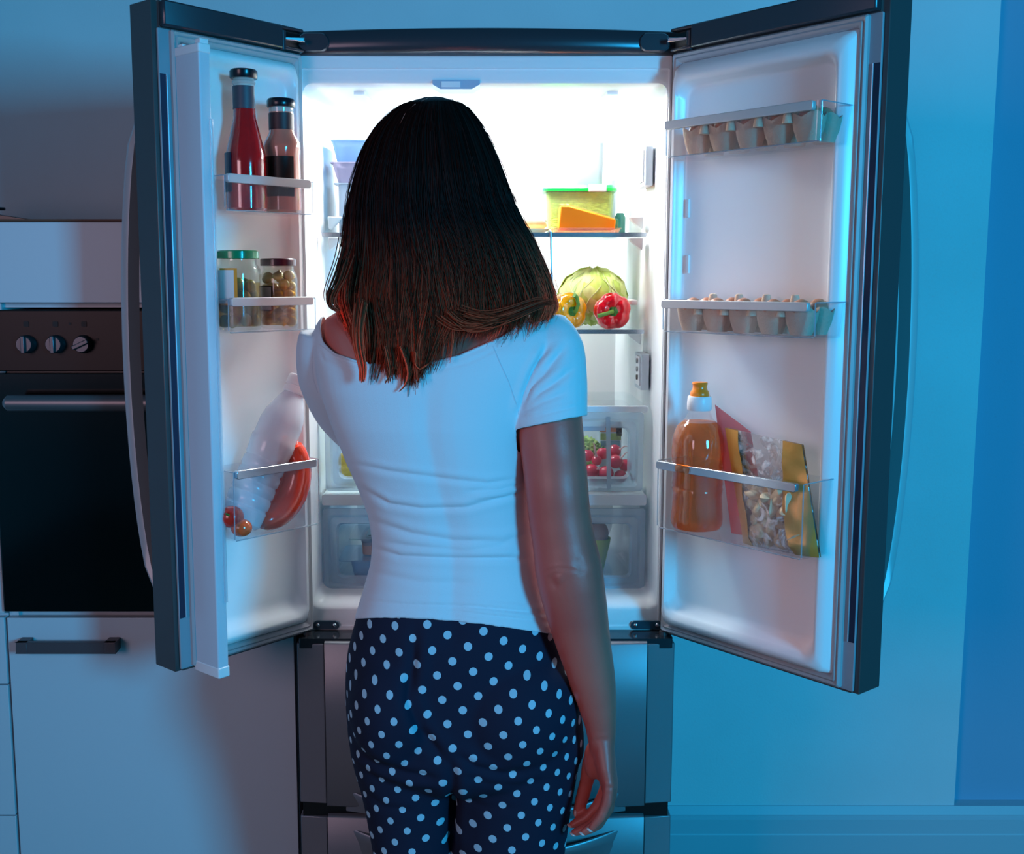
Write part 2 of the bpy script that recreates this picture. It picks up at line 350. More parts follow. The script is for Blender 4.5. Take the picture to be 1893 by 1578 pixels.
for zz, hgt in ((at(895, 750, YD-.012).z, .012), (at(895, 913, YD-.012).z, .022)):   # shelf covers above the drawers
    b = MB(); b.xz([(xd0-.008, xd1+.008, zz-hgt, zz, .004, YD-.016), (xd0-.008, xd1+.008, zz-hgt, zz, .004, YD-.006)], cap0=True); cs = b.build('cover_trim', mat('cover_plastic', (214, 224, 232), .25), fr, bevel=.001)
    MB().box(xd0-.006, YD-.006, zz-.005, xd1+.006, YD+.27, zz-.001).build('cover_panel', glass if hgt < .02 else mat('cover_plastic', (0, 0, 0)), cs)
zD1 = zu0+.003; zD2 = zl0+.003

# ---- freezer drawers below
fsteel = mat('freezer_steel', (132, 132, 138), .36, metal=.4, bump=.05, bscale=60, stretch=(1, 1, 40))
def front(z0, z1, name):
    g = MB()
    for (xa, xb, off) in ((-.297, .303, 0),):
        R = []
        for x in np.linspace(xa, xb, 24):
            y = 1.988-.012*(1-((x-.003)/.3)**2)
            R.append([(x, y+.004, z1), (x, y, z1-.004), (x, y, z0+.004), (x, y+.004, z0), (x, YF-.005, z0), (x, YF-.005, z1)])
        g.loft(R)
    o = g.build(name, fsteel, fr, ang=50)
    for sx, xa, xb in ((-1, -.350, -.2985), (1, .3045, .356)):
        e = MB(); pts = [(xa, 2.000 if sx < 0 else 1.993), (xb, 1.993 if sx < 0 else 2.000), (xb, YF-.005), (xa, YF-.005)]
        e.prism(pts, z0+.004, z1-.005); e.build('edge_strip', fsteel, o, bevel=.002)
    return o
zfd = at(895, 1188, 1.985).z; zsp = at(895, 1500, 1.985).z; 
d1 = front(zsp+.008, zfd, 'freezer_drawer'); d2 = front(.09, zsp-.010, 'freezer_drawer')
MB().box(-.345, 2.0, .10, .350, YF+.02, zfd-.02).build('freezer_core', blackp, fr)
b = MB(); b.xy([(-.346, .352, 1.996, YF+.01, .006, zfd-.014), (-.346, .352, 1.996, YF+.01, .006, .7385)]); b.build('ledge', mat('gloss_ledge', (42, 48, 56), .12, metal=.3), fr)
def scoop(zt, zb, par, cap_):
    """bowed lip with an open pocket behind"""
    g = MB(); N = 28; R = []
    for x in .003+.265*np.sin(np.linspace(-pi/2, pi/2, N)):
        t = max(-1, min(1, (x-.003)/.265)); q_ = 1-abs(t)**2.2; bow = .052*q_
        yf = 1.990-.012*(1-t*t)+.003
        yo = yf-bow-.0015; th = min(.007, bow*.6+.001); zz = zt-.026*q_
        zbm = zb+.002
        R.append([(x, yo+.002, zz), (x, yo, zz-.003), (x, yo+.004, (zz+zbm)/2), (x, yf-bow*.55, zbm), (x, yf, zbm), (x, yf, zbm+.004), (x, yf-bow*.55+th*.3, zbm+.006), (x, yo+th, (zz+zbm)/2), (x, yo+th, zz)])
    g.loft(R); g.build('handle', fsteel, par, ang=50, label='bowed satin grip along the drawer')
    s_ = MB(); R = []
    for x in .003+.265*np.sin(np.linspace(-pi/2, pi/2, N)):
        t = (x-.003)/.265; yf = 1.990-.012*(1-t*t)
        zu = zt+min(.011*(1-t*t)**.8, cap_)
        R.append([(x, yf-.0008, zu), (x, yf-.0008, zt-.036*(1-t*t)**.8-.0005), (x, yf+.001, zt-.036*(1-t*t)**.8-.0005), (x, yf+.001, zu)])
    s_.loft(R); s_.build('pocket', blackp, par)
zh1 = at(625, 1461, 1.985).z; scoop(zh1, zh1-.046, d1, 1)
zh2 = at(625, 1530, 1.985).z; scoop(zh2, zh2-.055, d2, zsp-.012-zh2)
# bottom and top hinges
for sx in (-1, 1):
    ua, ub = (579, 627) if sx < 0 else (1166, 1224)
    q0, q1 = at(ua, 1163, YF-.004), at(ub, 1147, YF-.004)
    b = MB(); b.xz([(q0.x, q1.x, q0.z, q1.z, .008, YF-.001), (q0.x, q1.x, q0.z, q1.z, .008, YF-.005)], cap0=True)
    hg = b.build('hinge_plate', mat('hinge_metal', (84, 104, 118), .3, metal=.8), fr, bevel=.0008)
    for xx in (q0.x+.009, q1.x-.009): MB().ell((xx, YF-.0055, (q0.z+q1.z)/2), (.0042, .0025, .0042), 12, 8).build('screw', chrome, hg)
    xh = -.333 if sx < 0 else .338
    MB().tube([(xh, 2.022, .722), (xh, 2.022, .745)], .008, 14).build('hinge_pin', steel, fr)
    xh = at(578 if sx < 0 else 1212, 70, 2.02).x; zz = at(895, 72, 2.0).z
    b = MB(); b.xz([(xh-.028, xh+.028, zz-.016, zz+.017, .016, YF-.020), (xh-.026, xh+.026, zz-.014, zz+.015, .015, YF-.024)], cap1=True, cap0=True); 
    b.build('hinge_cover', steelb, fr)
    b = MB(); dx = .02; x1_ = (-.335 if sx < 0 else .342)
    b.loft([[(x1_-sx*.022, 2.005, zz-.004), (x1_-sx*.022, 2.03, zz-.004), (x1_-sx*.022, 2.03, zz+.004), (x1_-sx*.022, 2.005, zz+.004)], [(x1_+sx*.012, 1.990, zz-.003), (x1_+sx*.012, 2.01, zz-.003), (x1_+sx*.012, 2.01, zz+.002), (x1_+sx*.012, 1.990, zz+.002)]])
    hp = b.build('hinge_arm', chrome, fr, bevel=.0015)
    MB().tube([(x1_+sx*.014, 1.992, zz-.02), (x1_+sx*.014, 1.992, zz+.012)], .006, 12).build('pivot', steelb, hp)

# ---- doors
def door_M(side):
    sg, hx, hy, a = (-1, -.328, 2.03, 41) if side == 'L' else (1, .338, 2.025, 39)
    a = radians(a); d = (sg*sin(a), -cos(a)); n = (-sg*cos(a), -sin(a))
    return Matrix(((d[0], n[0], 0, hx), (d[1], n[1], 0, hy), (0, 0, 1, 0), (0, 0, 0, 1)))
DM = {'L': door_M('L'), 'R': door_M('R')}
def dp(side, u, v, n):
    """point on the plane n of a door that shows at u, v -> local (x, n, z)"""
    Mi = DM[side].inverted(); o = Mi @ Vector((0, 0, EYE)); q = Mi @ at(u, v, 2.0); r = q-o
    t = (n-o.y)/r.y; return o+r*t
DOORS = {}
for side, L in (('L', .294), ('R', .413)):
    M = DM[side]; T = .07; zb, zt, zl = .741, ZT, 1.797
    g = MB(M)   # slab: profile in plan, curved outer skin
    pts = [(0, 0), (L-.012, 0), (L-.012, -.004), (L, -.004), (L, -T+.008), (L-.008, -T)]
    pts += [(L*(1-i/8), -T-.016*sin(pi*i/8)) for i in range(1, 8)] + [(.004, -T+.004), (0, -.03)]
    g.prism(pts, zb, zt)
    dd = g.build('door', steel, fr, ang=30, bevel=.0015); DOORS[side] = dd
    g = MB(M); g.prism([(.045, 0), (L-.012, 0), (L-.012, .012), (L-.016, .015), (.045, .015)], zl, zt-.001); g.prism([(-.002, -.012), (.047, -.012), (.047, -.002), (-.002, -.002)], zl, zt-.001)
    g.box(-.002, -.012, zl, .047, .014, zl+.006); g.box(-.002, -.012, zt-.007, .047, .014, zt-.001)
    g.build('top_rail', steelb, dd, bevel=.003)
    MB(M).box(.0, -.001, zl+.007, .044, .0015, zt-.008).build('hinge_recess', blackp, dd)
    g = MB(M)  # white face with gasket profile, raised dike and recessed panel
    fx0, fx1, fz0, fz1 = .0, L-.008, zb+.004, zl-.002
    gx1 = L-.028
    g.xz([(fx0, fx1, fz0, fz1, .002, -.003), (fx0, fx1, fz0, fz1, .002, .002)], cap0=True); g.build('door_edge_frame', mat('grey_frame', (150, 158, 168), .4), dd, bevel=.001)
    g = MB(M)
    g.xz([(.001, gx1, fz0+.002, fz1-.001, .002, .002), (.001, gx1, fz0+.002, fz1-.001, .002, .008), (.004, gx1-.003, fz0+.006, fz1-.004, .002, .012), (.008, gx1-.007, fz0+.010, fz1-.008, .002, .0095),
          (.011, gx1-.009, fz0+.013, fz1-.011, .002, .012), (.015, gx1-.013, fz0+.017, fz1-.015, .002, .0095), (.018, gx1-.016, fz0+.020, fz1-.018, .002, .006), (.019, gx1-.017, fz0+.021, fz1-.019, .002, .002)], cap0=False, cap1=False, k=1)
    g.build('gasket', gask, dd, ang=25)
    g = MB(M); dx0, dx1, dz0, dz1 = .016, gx1-.014, fz0+.020, fz1-.018
    if side == 'L': dx1 = .232
    H_ = .030 if side == 'R' else .022
    q_ = .013 if side == 'R' else 0
    g.xz([(dx0, dx1, dz0, dz1, .006, .003), (dx0+.002, dx1-.002-q_*.5, dz0+.004, dz1-.004-q_*.5, .012, H_-.008), (dx0+.005, dx1-.005-q_, dz0+.012, dz1-.012-q_, .02, H_), (dx0+.010, dx1-.010-q_, dz0+.020, dz1-.018-q_, .026, H_),
          (dx0+.014, dx1-.015-q_, dz0+.030, dz1-.025-q_, .026, H_-.006), (dx0+.017, dx1-.018-q_, dz0+.040, dz1-.029-q_, .026, .010), (dx0+.022, dx1-.023-q_, dz0+.052, dz1-.035-q_, .026, .006)], k=8)
    g.build('door_liner', linerm, dd, ang=50, label='white moulded inner panel')
    # slot of the recessed grip along the free edge, and bow handle on the outside
    z0s, z1s = (.834, 1.725) if side == 'L' else (.826, 1.722)
    g = MB(M); g.prism([(L-.019, .0022), (L-.009, .0022), (L-.009, .0028), (L-.019, .0028)], z0s, z1s); g.build('grip_slot', mat('slot_dark', (24, 40, 66), .4), dd)
    g = MB(M); g.tube([(L-.0205, .003, z0s), (L-.0205, .0035, z1s)], .0012, 6); g.tube([(L-.0115, .001, z0s), (L-.0115, .001, z1s)], .0016, 6); g.build('slot_trim', mat('slot_edge', (200, 215, 228), .25, metal=.5), dd)
    g = MB(M); P = []; z0h, z1h = at(250, 1100, 1.9).z+.0, at(230, 150, 1.85).z
    for i in range(21):
        t = i/20; P.append((L-.032, -T-.012-.070*sin(pi*t)**.5, .862+(1.664-.862)*t))
    rings = [[(x-.014, y-.008, z), (x+.012, y-.008, z), (x+.015, y+.002, z), (x+.010, y+.010, z), (x-.012, y+.010, z)] for x, y, z in P]
    g.loft(rings); g.build('handle', handm, dd, ang=50, label='long bowed satin handle outside the door')
# hinged flap on the left door
M = DM['L']; zz0, zz1 = .757, 1.752
g = MB(M); g.xy([(.2405, .2615, .004, .074, .003, zz0), (.2405, .2615, .004, .074, .003, zz1)]); fl = g.build('flap', mat('flap_plastic', (205, 216, 226), .35), DOORS['L'], ang=40)
# (sub-parts of the door: cap pieces of the flap)
g = MB(M); g.xy([(.2395, .2625, .006, .0755, .003, zz1), (.2395, .2625, .006, .0755, .003, zz1+.014)]); g.box(.242, .060, zz1+.014, .258, .074, zz1+.022); g.box(.244, .006, zz1+.014, .256, .024, zz1+.020); g.build('flap_cap', white, DOORS['L'], bevel=.0015)
g = MB(M); g.xy([(.2395, .2625, .006, .0755, .003, zz0-.018), (.2395, .2625, .006, .0755, .003, zz0)]); g.build('flap_cap', white, DOORS['L'], bevel=.0015)
g = MB(M); g.xy([(.2385, .246, .066, .0762, .003, zz0+.11), (.2385, .246, .066, .0762, .003, zz1-.10)]); g.build('flap_strip', film('flap_clear', (235, 245, 250), .35), DOORS['L'])
# door bins
def bin_(side, x0, x1, z0, z1, n0, n1, rail, zr, tp=.004, lbl=None, xr0=None, xr1=None):
    M = DM[side]; g = MB(M); g.tray(x0, x1, n0, n1, z0, z1, .0022, .012, tp); bb = g.build('door_bin', clear, fr, label=lbl)
    g = MB(M)   # bright moulded edges
    for (xx, nn) in ((x0+.0025, n1-.0025), (x1-.0025, n1-.0025)): g.tube([(xx, nn-.001, z0+.004), (xx, nn, z1)], .0011, 6)
    g.tube([(x0+.006, n1-.005, z0+.001), (x1-.006, n1-.005, z0+.001)], .0010, 6); g.tube([(x0+.002, n0+.004, z1), (x0+.002, n1-.004, z1)], .0010, 6); g.tube([(x1-.002, n0+.004, z1), (x1-.002, n1-.004, z1)], .0010, 6)
    g.build('bin_edge', film('edge_plastic', (200, 215, 225), .30, (230, 240, 248), 1.6), bb)
    g = MB(M); g.xz([(x0+(.012 if side == 'L' else 0.004), x1-.004 if side == 'L' else x1-.012, zr-.0075, zr+.0065, .004, n1-.004), (x0+(.012 if side == 'L' else 0.004), x1-.004 if side == 'L' else x1-.012, zr-.0075, zr+.0065, .004, n1+.005)], cap0=True, cap1=True)
    g.build('rail', rail, bb, bevel=.001)
    return z0+.0025
NB = .098
def span(side, pl, pr): 
    a, b_ = dp(side, *pl, NB), dp(side, *pr, NB); return sorted((a.x, b_.x)), (a.z+b_.z)/2
(a1, a2), zr = span('L', (404, 327), (571, 340)); zb_ = dp('L', 480, 392, NB).z; 
BL1 = bin_('L', .052, .238, zb_, zr+.004, .020, NB, railm, zr, lbl='top left door bin'); 
(a1, a2), zr = span('L', (408, 557), (575, 556)); zb_ = dp('L', 480, 614, NB).z; BL2 = bin_('L', .052, .238, zb_, zr+.004, .020, NB, railm, zr, lbl='middle left door bin')
(a1, a2), zr = span('L', (425, 881), (581, 853)); zb_ = dp('L', 500, 989, NB).z; BL3 = bin_('L', .052, .238, zb_, zr+.004, .020, NB, railc, zr, lbl='bottom left door bin with chrome rail')
(a1, a2), zr = span('R', (1228, 235), (1517, 189)); zb_ = dp('R', 1370, 276, NB).z; RX0, RX1 = a1, a2; BR1 = bin_('R', a1, a2+.002, zb_, zr+.006, .012, NB, railm, zr, lbl='top right door bin')
(a1, a2), zr = span('R', (1222, 560), (1506, 568)); zb_ = dp('R', 1370, 620, NB).z; BR2 = bin_('R', a1, a2+.002, zb_, zr+.006, .012, NB, railm, zr, lbl='middle right door bin')
(a1, a2), zr = span('R', (1213, 855), (1484, 905)); zb_ = dp('R', 1350, 1007, NB).z; BR3 = bin_('R', a1, a2+.002, zb_, zr+.006, .012, NB, railc, zr, lbl='bottom right door bin with chrome rail')
for v_ in (385, 488):
    for side, u_ in (('R', 1272), ('R', 1553)):
        q = dp('R', u_, v_, .008); g = MB(DM['R']); g.box(q.x-.003, .006, q.z-.016, q.x+.003, .011, q.z+.016); g.build('bin_catch', linerm, DOORS['R'], bevel=.001)

# ---------------------------------------------------------------- things in the doors
def place(side, u, v, n):
    q = dp(side, u, v, n); return DM[side] @ q
def bottle(name, c, prof, m, label, cat, parts, group=None, M=None):
    """parts: (name, profile, material, label)"""
    root = empty(name, tuple(c), label=label, cat=cat, group=group)
    for nm, pf, mm, lb in parts:
        g = MB(); g.lathe(pf, 32, c, M); g.build(nm, mm, root, ang=35, label=lb)
    return root
def wrap(r0, z0, z1, a0, a1, c, name, m, parent, prof=None, n=20, label=None):
    g = MB(); R = []
    for j in range(n+1):
        a = radians(a0+(a1-a0)*j/n); R.append([(c[0]+rr*cos(a), c[1]+rr*sin(a), c[2]+z) for rr, z in ((r0, z0), (r0, z1), (r0-.0006, z1), (r0-.0006, z0))])
    g.loft(R); return g.build(name, m, parent, label=label)
ket = mat('ketchup', (184, 12, 16), .12, coat=1, spec=.6, vary=.1, vscale=60); sau = mat('pink_sauce', (214, 130, 108), .15, coat=.8)
capm = mat('cap_black', (14, 18, 30), .25)
c = place('L', 457, 389, .055); c.z = BL1+.001
s = .226/.226
k_ = bottle('sauce_bottle', c, None, None, 'tall red ketchup bottle with black cap in the top left door bin', 'bottle', [
    ('sauce', [(.030, 0), (.0335, .004), (.0335, .012), (.0335, .075), (.0325, .092), (.0255, .122), (.0185, .150), (.0178, .166)], ket, None),
    ('neck', [(.0178, .1661), (.0172, .200), (.0172, .203), (.019, .205), (.019, .208), (.017, .209), (.017, .213)], film('neck_glass', (236, 236, 232), .55, (226, 222, 216), 1.2), 'clear glass neck'),
    ('cap', [(.0215, .2125), (.0225, .214), (.0225, .224), (.0205, .2265), (.002, .2268)], capm, 'black twist cap')])
wrap(.0186, .164, .200, -200, -20, c, 'neck_label', mat('label_grey', (66, 66, 78), .5), k_)
wrap(.0342, .030, .093, 185, 238, c, 'side_label', mat('label_navy', (24, 40, 66), .4), k_)
c = place('L', 524, 394, .062); c.z = BL1+.001
k_ = bottle('sauce_bottle', c, None, None, 'shorter pink sauce bottle with black labels beside the ketchup', 'bottle', [
    ('sauce', [(.027, 0), (.0300, .004), (.0300, .070), (.0295, .095), (.0312, .106), (.0300, .116), (.0222, .130), (.0205, .137), (.0205, .166)], sau, None),
    ('neck', [(.0200, .1661), (.0205, .170), (.0205, .173), (.019, .175)], film('neck_glass', (0, 0, 0)), 'pale glass rim'),
    ('cap', [(.0225, .174), (.0235, .1755), (.0235, .185), (.0215, .188), (.002, .1882)], capm, 'black twist cap')])
wrap(.0212, .137, .164, -215, 0, c, 'neck_label', mat('label_brown', (52, 26, 32), .5), k_)
wrap(.0308, .026, .092, -190, -42, c, 'body_label', mat('label_black', (20, 16, 14), .45), k_)
# jars
def jar(name, c, r, h, lidm, label, fillcol, lidlabel):
    root = empty(name, tuple(c), label=label, cat='jar')
    g = MB(); g.lathe([(r*.9, 0), (r, .005), (r, h*.70), (r*.97, h*.77), (r*.82, h*.83), (r*.82, h*.90), (r*.78, h*.90), (r*.78, h*.83), (r*.93, h*.75), (r*.95, h*.70), (r*.95, .006), (.002, .005)], 32, c)
    g.build('glass', jarg, root); 
    g = MB(); g.lathe([(r*.90, h*.895), (r*.93, h*.90), (r*.93, h*.985), (r*.87, h), (.002, h*1.003)], 32, c); g.build('lid', lidm, root, label=lidlabel)
    g = MB(); g.lathe([(r*.94, .0065), (r*.94, h*.60), (.002, h*.60)], 28, c); g.build('brine', film('brine'+name, fillcol, .10, fillcol, .3), root)
    return root
c = place('L', 443, 610, .058); c.z = BL2+.001
j1 = jar('olive_jar', c, .0375, .130, mat('lid_green', (8, 132, 84), .25, coat=.5), 'glass jar of olives with green lid and white label', (236, 214, 150), 'glossy green lid')
wrap(.0382, .044, .098, -205, -88, c, 'label_sheet', mat('paper', (226, 228, 226), .5), j1); wrap(.0380, .041, .101, -128, -80, c, 'label_edge', mat('label_orange', (232, 150, 40), .5), j1)
olm = mat('olive', (150, 140, 52), .3, coat=.4)
k = 0
for layer in range(4):
    for i in range(7 if layer < 3 else 6):
        a = 2*pi*i/7+layer*.45; rr = .0245; k += 1
        MB().ell((c.x+rr*cos(a), c.y+rr*sin(a), c.z+.017+layer*.0185+random.uniform(-.003, .003)), (.0098, .0095, .0112), 12, 8, Matrix.Rotation(random.uniform(-.6, .6), 4, 'X')).build('olive', olm, j1)
c = place('L', 517, 611, .062); c.z = BL2+.001
j2 = jar('mushroom_jar', c, .0320, .118, mat('lid_maroon', (70, 20, 38), .3, coat=.4), 'glass jar of yellow pickled mushrooms with dark maroon lid', (238, 206, 120), 'dark maroon lid')
wrap(.0326, .030, .072, -168, -98, c, 'label_sheet', mat('label_dark', (60, 44, 40), .5), j2); wrap(.0330, .032, .070, -162, -103, c, 'label_face', mat('label_mauve', (196, 184, 190), .5), j2)
mum = mat('mushroom', (214, 178, 96), .3, coat=.5, vary=.2, vscale=60)
for layer in range(6):
    for i in range(6):
        a = 2*pi*i/6+layer*.55; rr = .0205
        p_ = (c.x+rr*cos(a), c.y+rr*sin(a), c.z+.014+layer*.0145+random.uniform(-.003, .003)); R_ = Matrix.Rotation(random.uniform(0, 3), 4, 'X') @ Matrix.Rotation(random.uniform(0, 3), 4, 'Z')
        g = MB(); g.ell(p_, (.0100, .0095, .0060), 12, 7, R_); g.ell(Vector(p_)+R_ @ Vector((0, 0, -.005)), (.0042, .0042, .0065), 8, 6, R_); g.build('mushroom', mum, j2)
# milk bottle leaning in the bottom left bin
pA = place('L', 441, 968, .050); pB = place('L', 556, 697, .072); ax = pB-pA; Lh = ax.length; Rm = ax.to_track_quat('Z', 'Y').to_matrix().to_4x4()
milk = film('milky_plastic', (228, 236, 246), .62, (236, 242, 250), .8, .15)
pf = [(.030, 0), (.036, .006), (.037, .02)]
z_ = .02
for i in range(5): pf += [(.0375, z_+.010), (.0352, z_+.013), (.0352, z_+.015), (.0375, z_+.018)]; z_ += .021
pf += [(.0378, z_+.012), (.0392, z_+.018), (.0392, z_+.030), (.0375, z_+.034), (.0375, z_+.060), (.034, z_+.080), (.024, z_+.104), (.0165, z_+.118), (.0165, Lh-.030)]
mk = empty('milk_bottle', tuple(pA), label='white plastic milk bottle leaning in the bottom left door bin', cat='bottle')
g = MB(); g.lathe(pf, 36, pA, Rm); g.build('body', milk, mk)
g = MB(); g.lathe([(.0185, Lh-.032), (.0205, Lh-.030), (.0205, Lh-.022), (.0190, Lh-.021), (.0190, Lh-.019), (.0205, Lh-.018), (.0205, Lh-.002), (.019, Lh), (.002, Lh+.0005)], 28, pA, Rm); g.build('cap', mat('cap_white', (232, 232, 235), .35), mk)
# sausages
sam = mat('sausage_skin', (246, 72, 34), .18, coat=.7, vary=.12, vscale=25)
def sausage(P, r, label):
    P = [place('L', *q) for q in P]; Q = []
    for i in range(len(P)-1):
        for t in (0, .25, .5, .75):
            p0, p1, p2, p3 = P[max(i-1, 0)], P[i], P[i+1], P[min(i+2, len(P)-1)]
            Q.append(.5*((2*p1)+(p2-p0)*t+(2*p0-5*p1+4*p2-p3)*t*t+(3*p1-p0-3*p2+p3)*t**3))
    Q.append(P[-1]); n = len(Q); R = [r*min(1, (sin(pi*(.04+.92*i/(n-1))))**.38) for i in range(n)]
    g = MB(); g.tube(Q, R, 20); o = g.build('sausage', sam, None, label=label, cat='sausage')
    e = MB(); e.tube([Q[0]+(Q[0]-Q[1])*.2, Q[0]+(Q[0]-Q[1])*.9], [.004, .007], 8); e.build('casing_end', sam, o)
sausage([(546, 822, .085), (552, 868, .080), (540, 915, .074), (514, 950, .070), (482, 966, .068)], .0255, 'thick curved orange-red sausage nearest the fridge, behind the milk bottle')
sausage([(528, 815, .060), (530, 860, .055), (512, 905, .050), (486, 938, .046), (456, 950, .044)], .0195, 'thinner orange-red sausage curving behind the milk bottle base')
q = place('L', 428, 955, .072); g = MB(); g.ell(q, (.021, .020, .019), 20, 12); o = g.build('tomato', mat('tomato', (214, 44, 30), .2, coat=.6), label='small red tomato under the leaning milk bottle in the door bin', cat='tomato')
MB().tube([q+Vector((0, -.018, .006)), q+Vector((-.004, -.022, .010))], .002, 6).build('stem', mat('stem_green', (70, 110, 40), .6), o)
q = place('L', 446, 962, .085); q.z = BL3+.017
g = MB(); g.ell(q, (.018, .016, .0155), 18, 10); o = g.build('tomato', mat('tomato_orange', (232, 92, 46), .2, coat=.6), label='orange tomato right of the red tomato in the bottom left bin', cat='tomato')

# egg cartons
pulp = mat('egg_pulp', (205, 176, 152), .9, bump=.6, bscale=260, vary=.06, vscale=30)
eggm = mat('egg_shell', (196, 128, 96), .45, bump=.05, bscale=300)
EGG = None
def egg_carton(side, z0, x0, x1, n0, n1, label, word):
    global EGG
    M = DM[side]; W = (x1-x0)/5; D = (n1-n0)/2; g = MB(M); Hh = .040
    for i in range(5):
        for j in range(2):
            cx, cy = x0+(i+.5)*W, n0+(j+.5)*D; n_ = 24; prof = []
            rings = []
            for (sc, z, scal) in ((.64, 0, 0), (.70, .004, 0), (.90, .018, 0), (1.01, .031, .5), (1.06, .0385, 1.25), (1.01, .0385, 1.25), (.95, .031, .5), (.84, .018, 0), (.60, .0045, 0)):
                ring = []
                for q in range(n_):
                    a = 2*pi*q/n_; ex = abs(cos(a))**.75*(1 if cos(a) > 0 else -1); ey = abs(sin(a))**.75*(1 if sin(a) > 0 else -1)
                    cor = abs(sin(2*a))
                    ring.append((cx+ex*W/2*sc*.94, cy+ey*D/2*sc*.94, z0+z+scal*(.007*cor-.003)))
                rings.append(ring)
            g.loft(rings)
    ct = g.build('egg_carton', pulp, None, label=label, cat='egg carton')
    for i in range(1, 5):
        for yy, hh_ in ((n0+D, .062), (n1-.004, .046), (n0+.004, .046)):
            MB(M).lathe([(.009, .028), (.0075, hh_-.008), (.0058, hh_-.001), (.003, hh_)], 10, (x0+i*W, yy, z0)).build('post', pulp, ct)
    k = 0
    for j in range(2):
        for i in range(5):
            p = M @ Vector((x0+(i+.5)*W, n0+(j+.5)*D, z0+.0325))
            if EGG is None:
                g = MB(); prof = [(.0168*sin(t)*(1-.13*cos(t)*-1*-1), -.0235*cos(t)) for t in [pi*(q+.3)/14.6 for q in range(15)]]
                g.lathe(prof, 24); EGG = g.mesh('egg', 60, (0, 0, 0)); EGG.materials.append(eggm)
            e = bpy.data.objects.new('egg', EGG); COL.objects.link(e); e.location = p
            e.rotation_euler = (random.uniform(-.25, .25), random.uniform(-.25, .25), random.uniform(0, 6)); sc = random.uniform(.94, 1.02); e.scale = (sc, sc, sc)
            ordn = ['first', 'second', 'third', 'fourth', 'fifth'][i]
            row = 'front' if j == 1 else 'back'
            tag(e, '%s brown egg from the hinge in the %s row, %s carton' % (ordn, row, word), 'egg', 'brown eggs in the %s carton' % word)
egg_carton('R', BR1+.001, RX0+.028, RX1-.008, .015, .095, 'pulp egg carton of brown eggs in the top right door bin', 'top')
egg_carton('R', BR2+.001, RX0+.024, RX1-.008, .015, .095, 'pulp egg carton of brown eggs in the middle right door bin', 'middle')

# drink bottle
c = place('R', 1287, 984, .062); c.z = BR3+.001
amb = film('amber_drink', (246, 170, 96), .26, (240, 140, 60), .9, .05)
db = empty('drink_bottle', tuple(c), label='clear bottle of amber drink with orange sports cap in right door', cat='bottle')
pf = [(.030, 0), (.041, .003), (.045, .010), (.0455, .022), (.0440, .036), (.0425, .060), (.0445, .072), (.0430, .075), (.0445, .080), (.0430, .100), (.0450, .104), (.0455, .112), (.0440, .115), (.0458, .120), (.0465, .140), (.0450, .160), (.0380, .180), (.0300, .1875)]
g = MB(); g.lathe([(r-.0012, z+.001) for r, z in pf]+[(.002, .188)], 40, c); g.build('drink', amb, db, label='amber liquid')
g = MB(); g.lathe(pf+[(.0235, .194), (.0185, .205), (.0170, .214), (.0170, .218)], 40, c, cap=False); g.build('shell', film('bottle_shell', (250, 250, 250), .02), db)
g = MB(); g.lathe([(.0195, .208), (.0208, .210), (.0208, .222), (.0200, .231), (.0190, .2325), (.004, .233)], 32, c); cp = g.build('cap', mat('cap_white', (232, 232, 235), .35), db, label='white ribbed collar')
g = MB(); g.lathe([(.0160, .2325), (.0165, .235), (.0155, .240), (.0125, .244), (.0120, .250), (.0135, .254), (.0125, .2565), (.002, .257)], 28, c); g.build('spout', mat('cap_orange', (246, 134, 22), .3, coat=.3), cp, label='orange pull spout')

# pouches
def pouch(side, corners, thick, name, m, label, cat, bulge_low=.7, nx=14, nz=18, crinkle=.002):
    """corners: four (u,v,n) tl, tr, br, bl"""
    P = [DM[side] @ dp(side, *q) for q in corners]; nrm = (P[1]-P[0]).cross(P[3]-P[0]).normalized(); g = MB()
    V = []; Fc = []
    for sd in (1, -1):
        for i in range(nz+1):
            for j in range(nx+1):
                s_, t = j/nx, i/nz
                p = (P[0]*(1-s_)+P[1]*s_)*(1-t)+(P[3]*(1-s_)+P[2]*s_)*t
                bl = thick/2*(sin(pi*s_)**.6)*(t**bulge_low)*(1-max(0, t-.92)/.08*.6)+.0006
                cr = crinkle*(sin(9*s_+13*t+sd)+.6*sin(23*s_-17*t)+.5*sin(41*s_*t+3))*.5*min(1, 6*s_*(1-s_)+.05)
                V.append(p+nrm*sd*(bl+cr*(.4+.6*t*(1-t)*4)))
    n1_ = (nz+1)*(nx+1)
    for i in range(nz):
        for j in range(nx):
            a = i*(nx+1)+j; Fc.append((a, a+1, a+nx+2, a+nx+1)); b2 = a+n1_; Fc.append((b2, b2+nx+1, b2+nx+2, b2+1))
    bd = [j for j in range(nx+1)]+[i*(nx+1)+nx for i in range(1, nz+1)]+[nz*(nx+1)+j for j in range(nx-1, -1, -1)]+[i*(nx+1) for i in range(nz-1, 0, -1)]
    for q in range(len(bd)): a, b2 = bd[q], bd[(q+1) % len(bd)]; Fc.append((a, a+n1_, b2+n1_, b2))
    g.add(V, Fc); return g.build(name, m, None, ang=60, label=label, cat=cat), P, nrm
pk, _, _ = pouch('R', [(1322, 748, .040), (1388, 798, .034), (1420, 995, .050), (1352, 985, .056)], .016, 'pouch', film('pink_film', (250, 180, 180), .55, (232, 138, 140), .5, .2), 'pink plastic packet standing behind the gold-edged bag', 'packet')
bagc = [(1342, 790, .060), (1484, 822, .060), (1516, 1030, .060), (1376, 1003, .060)]
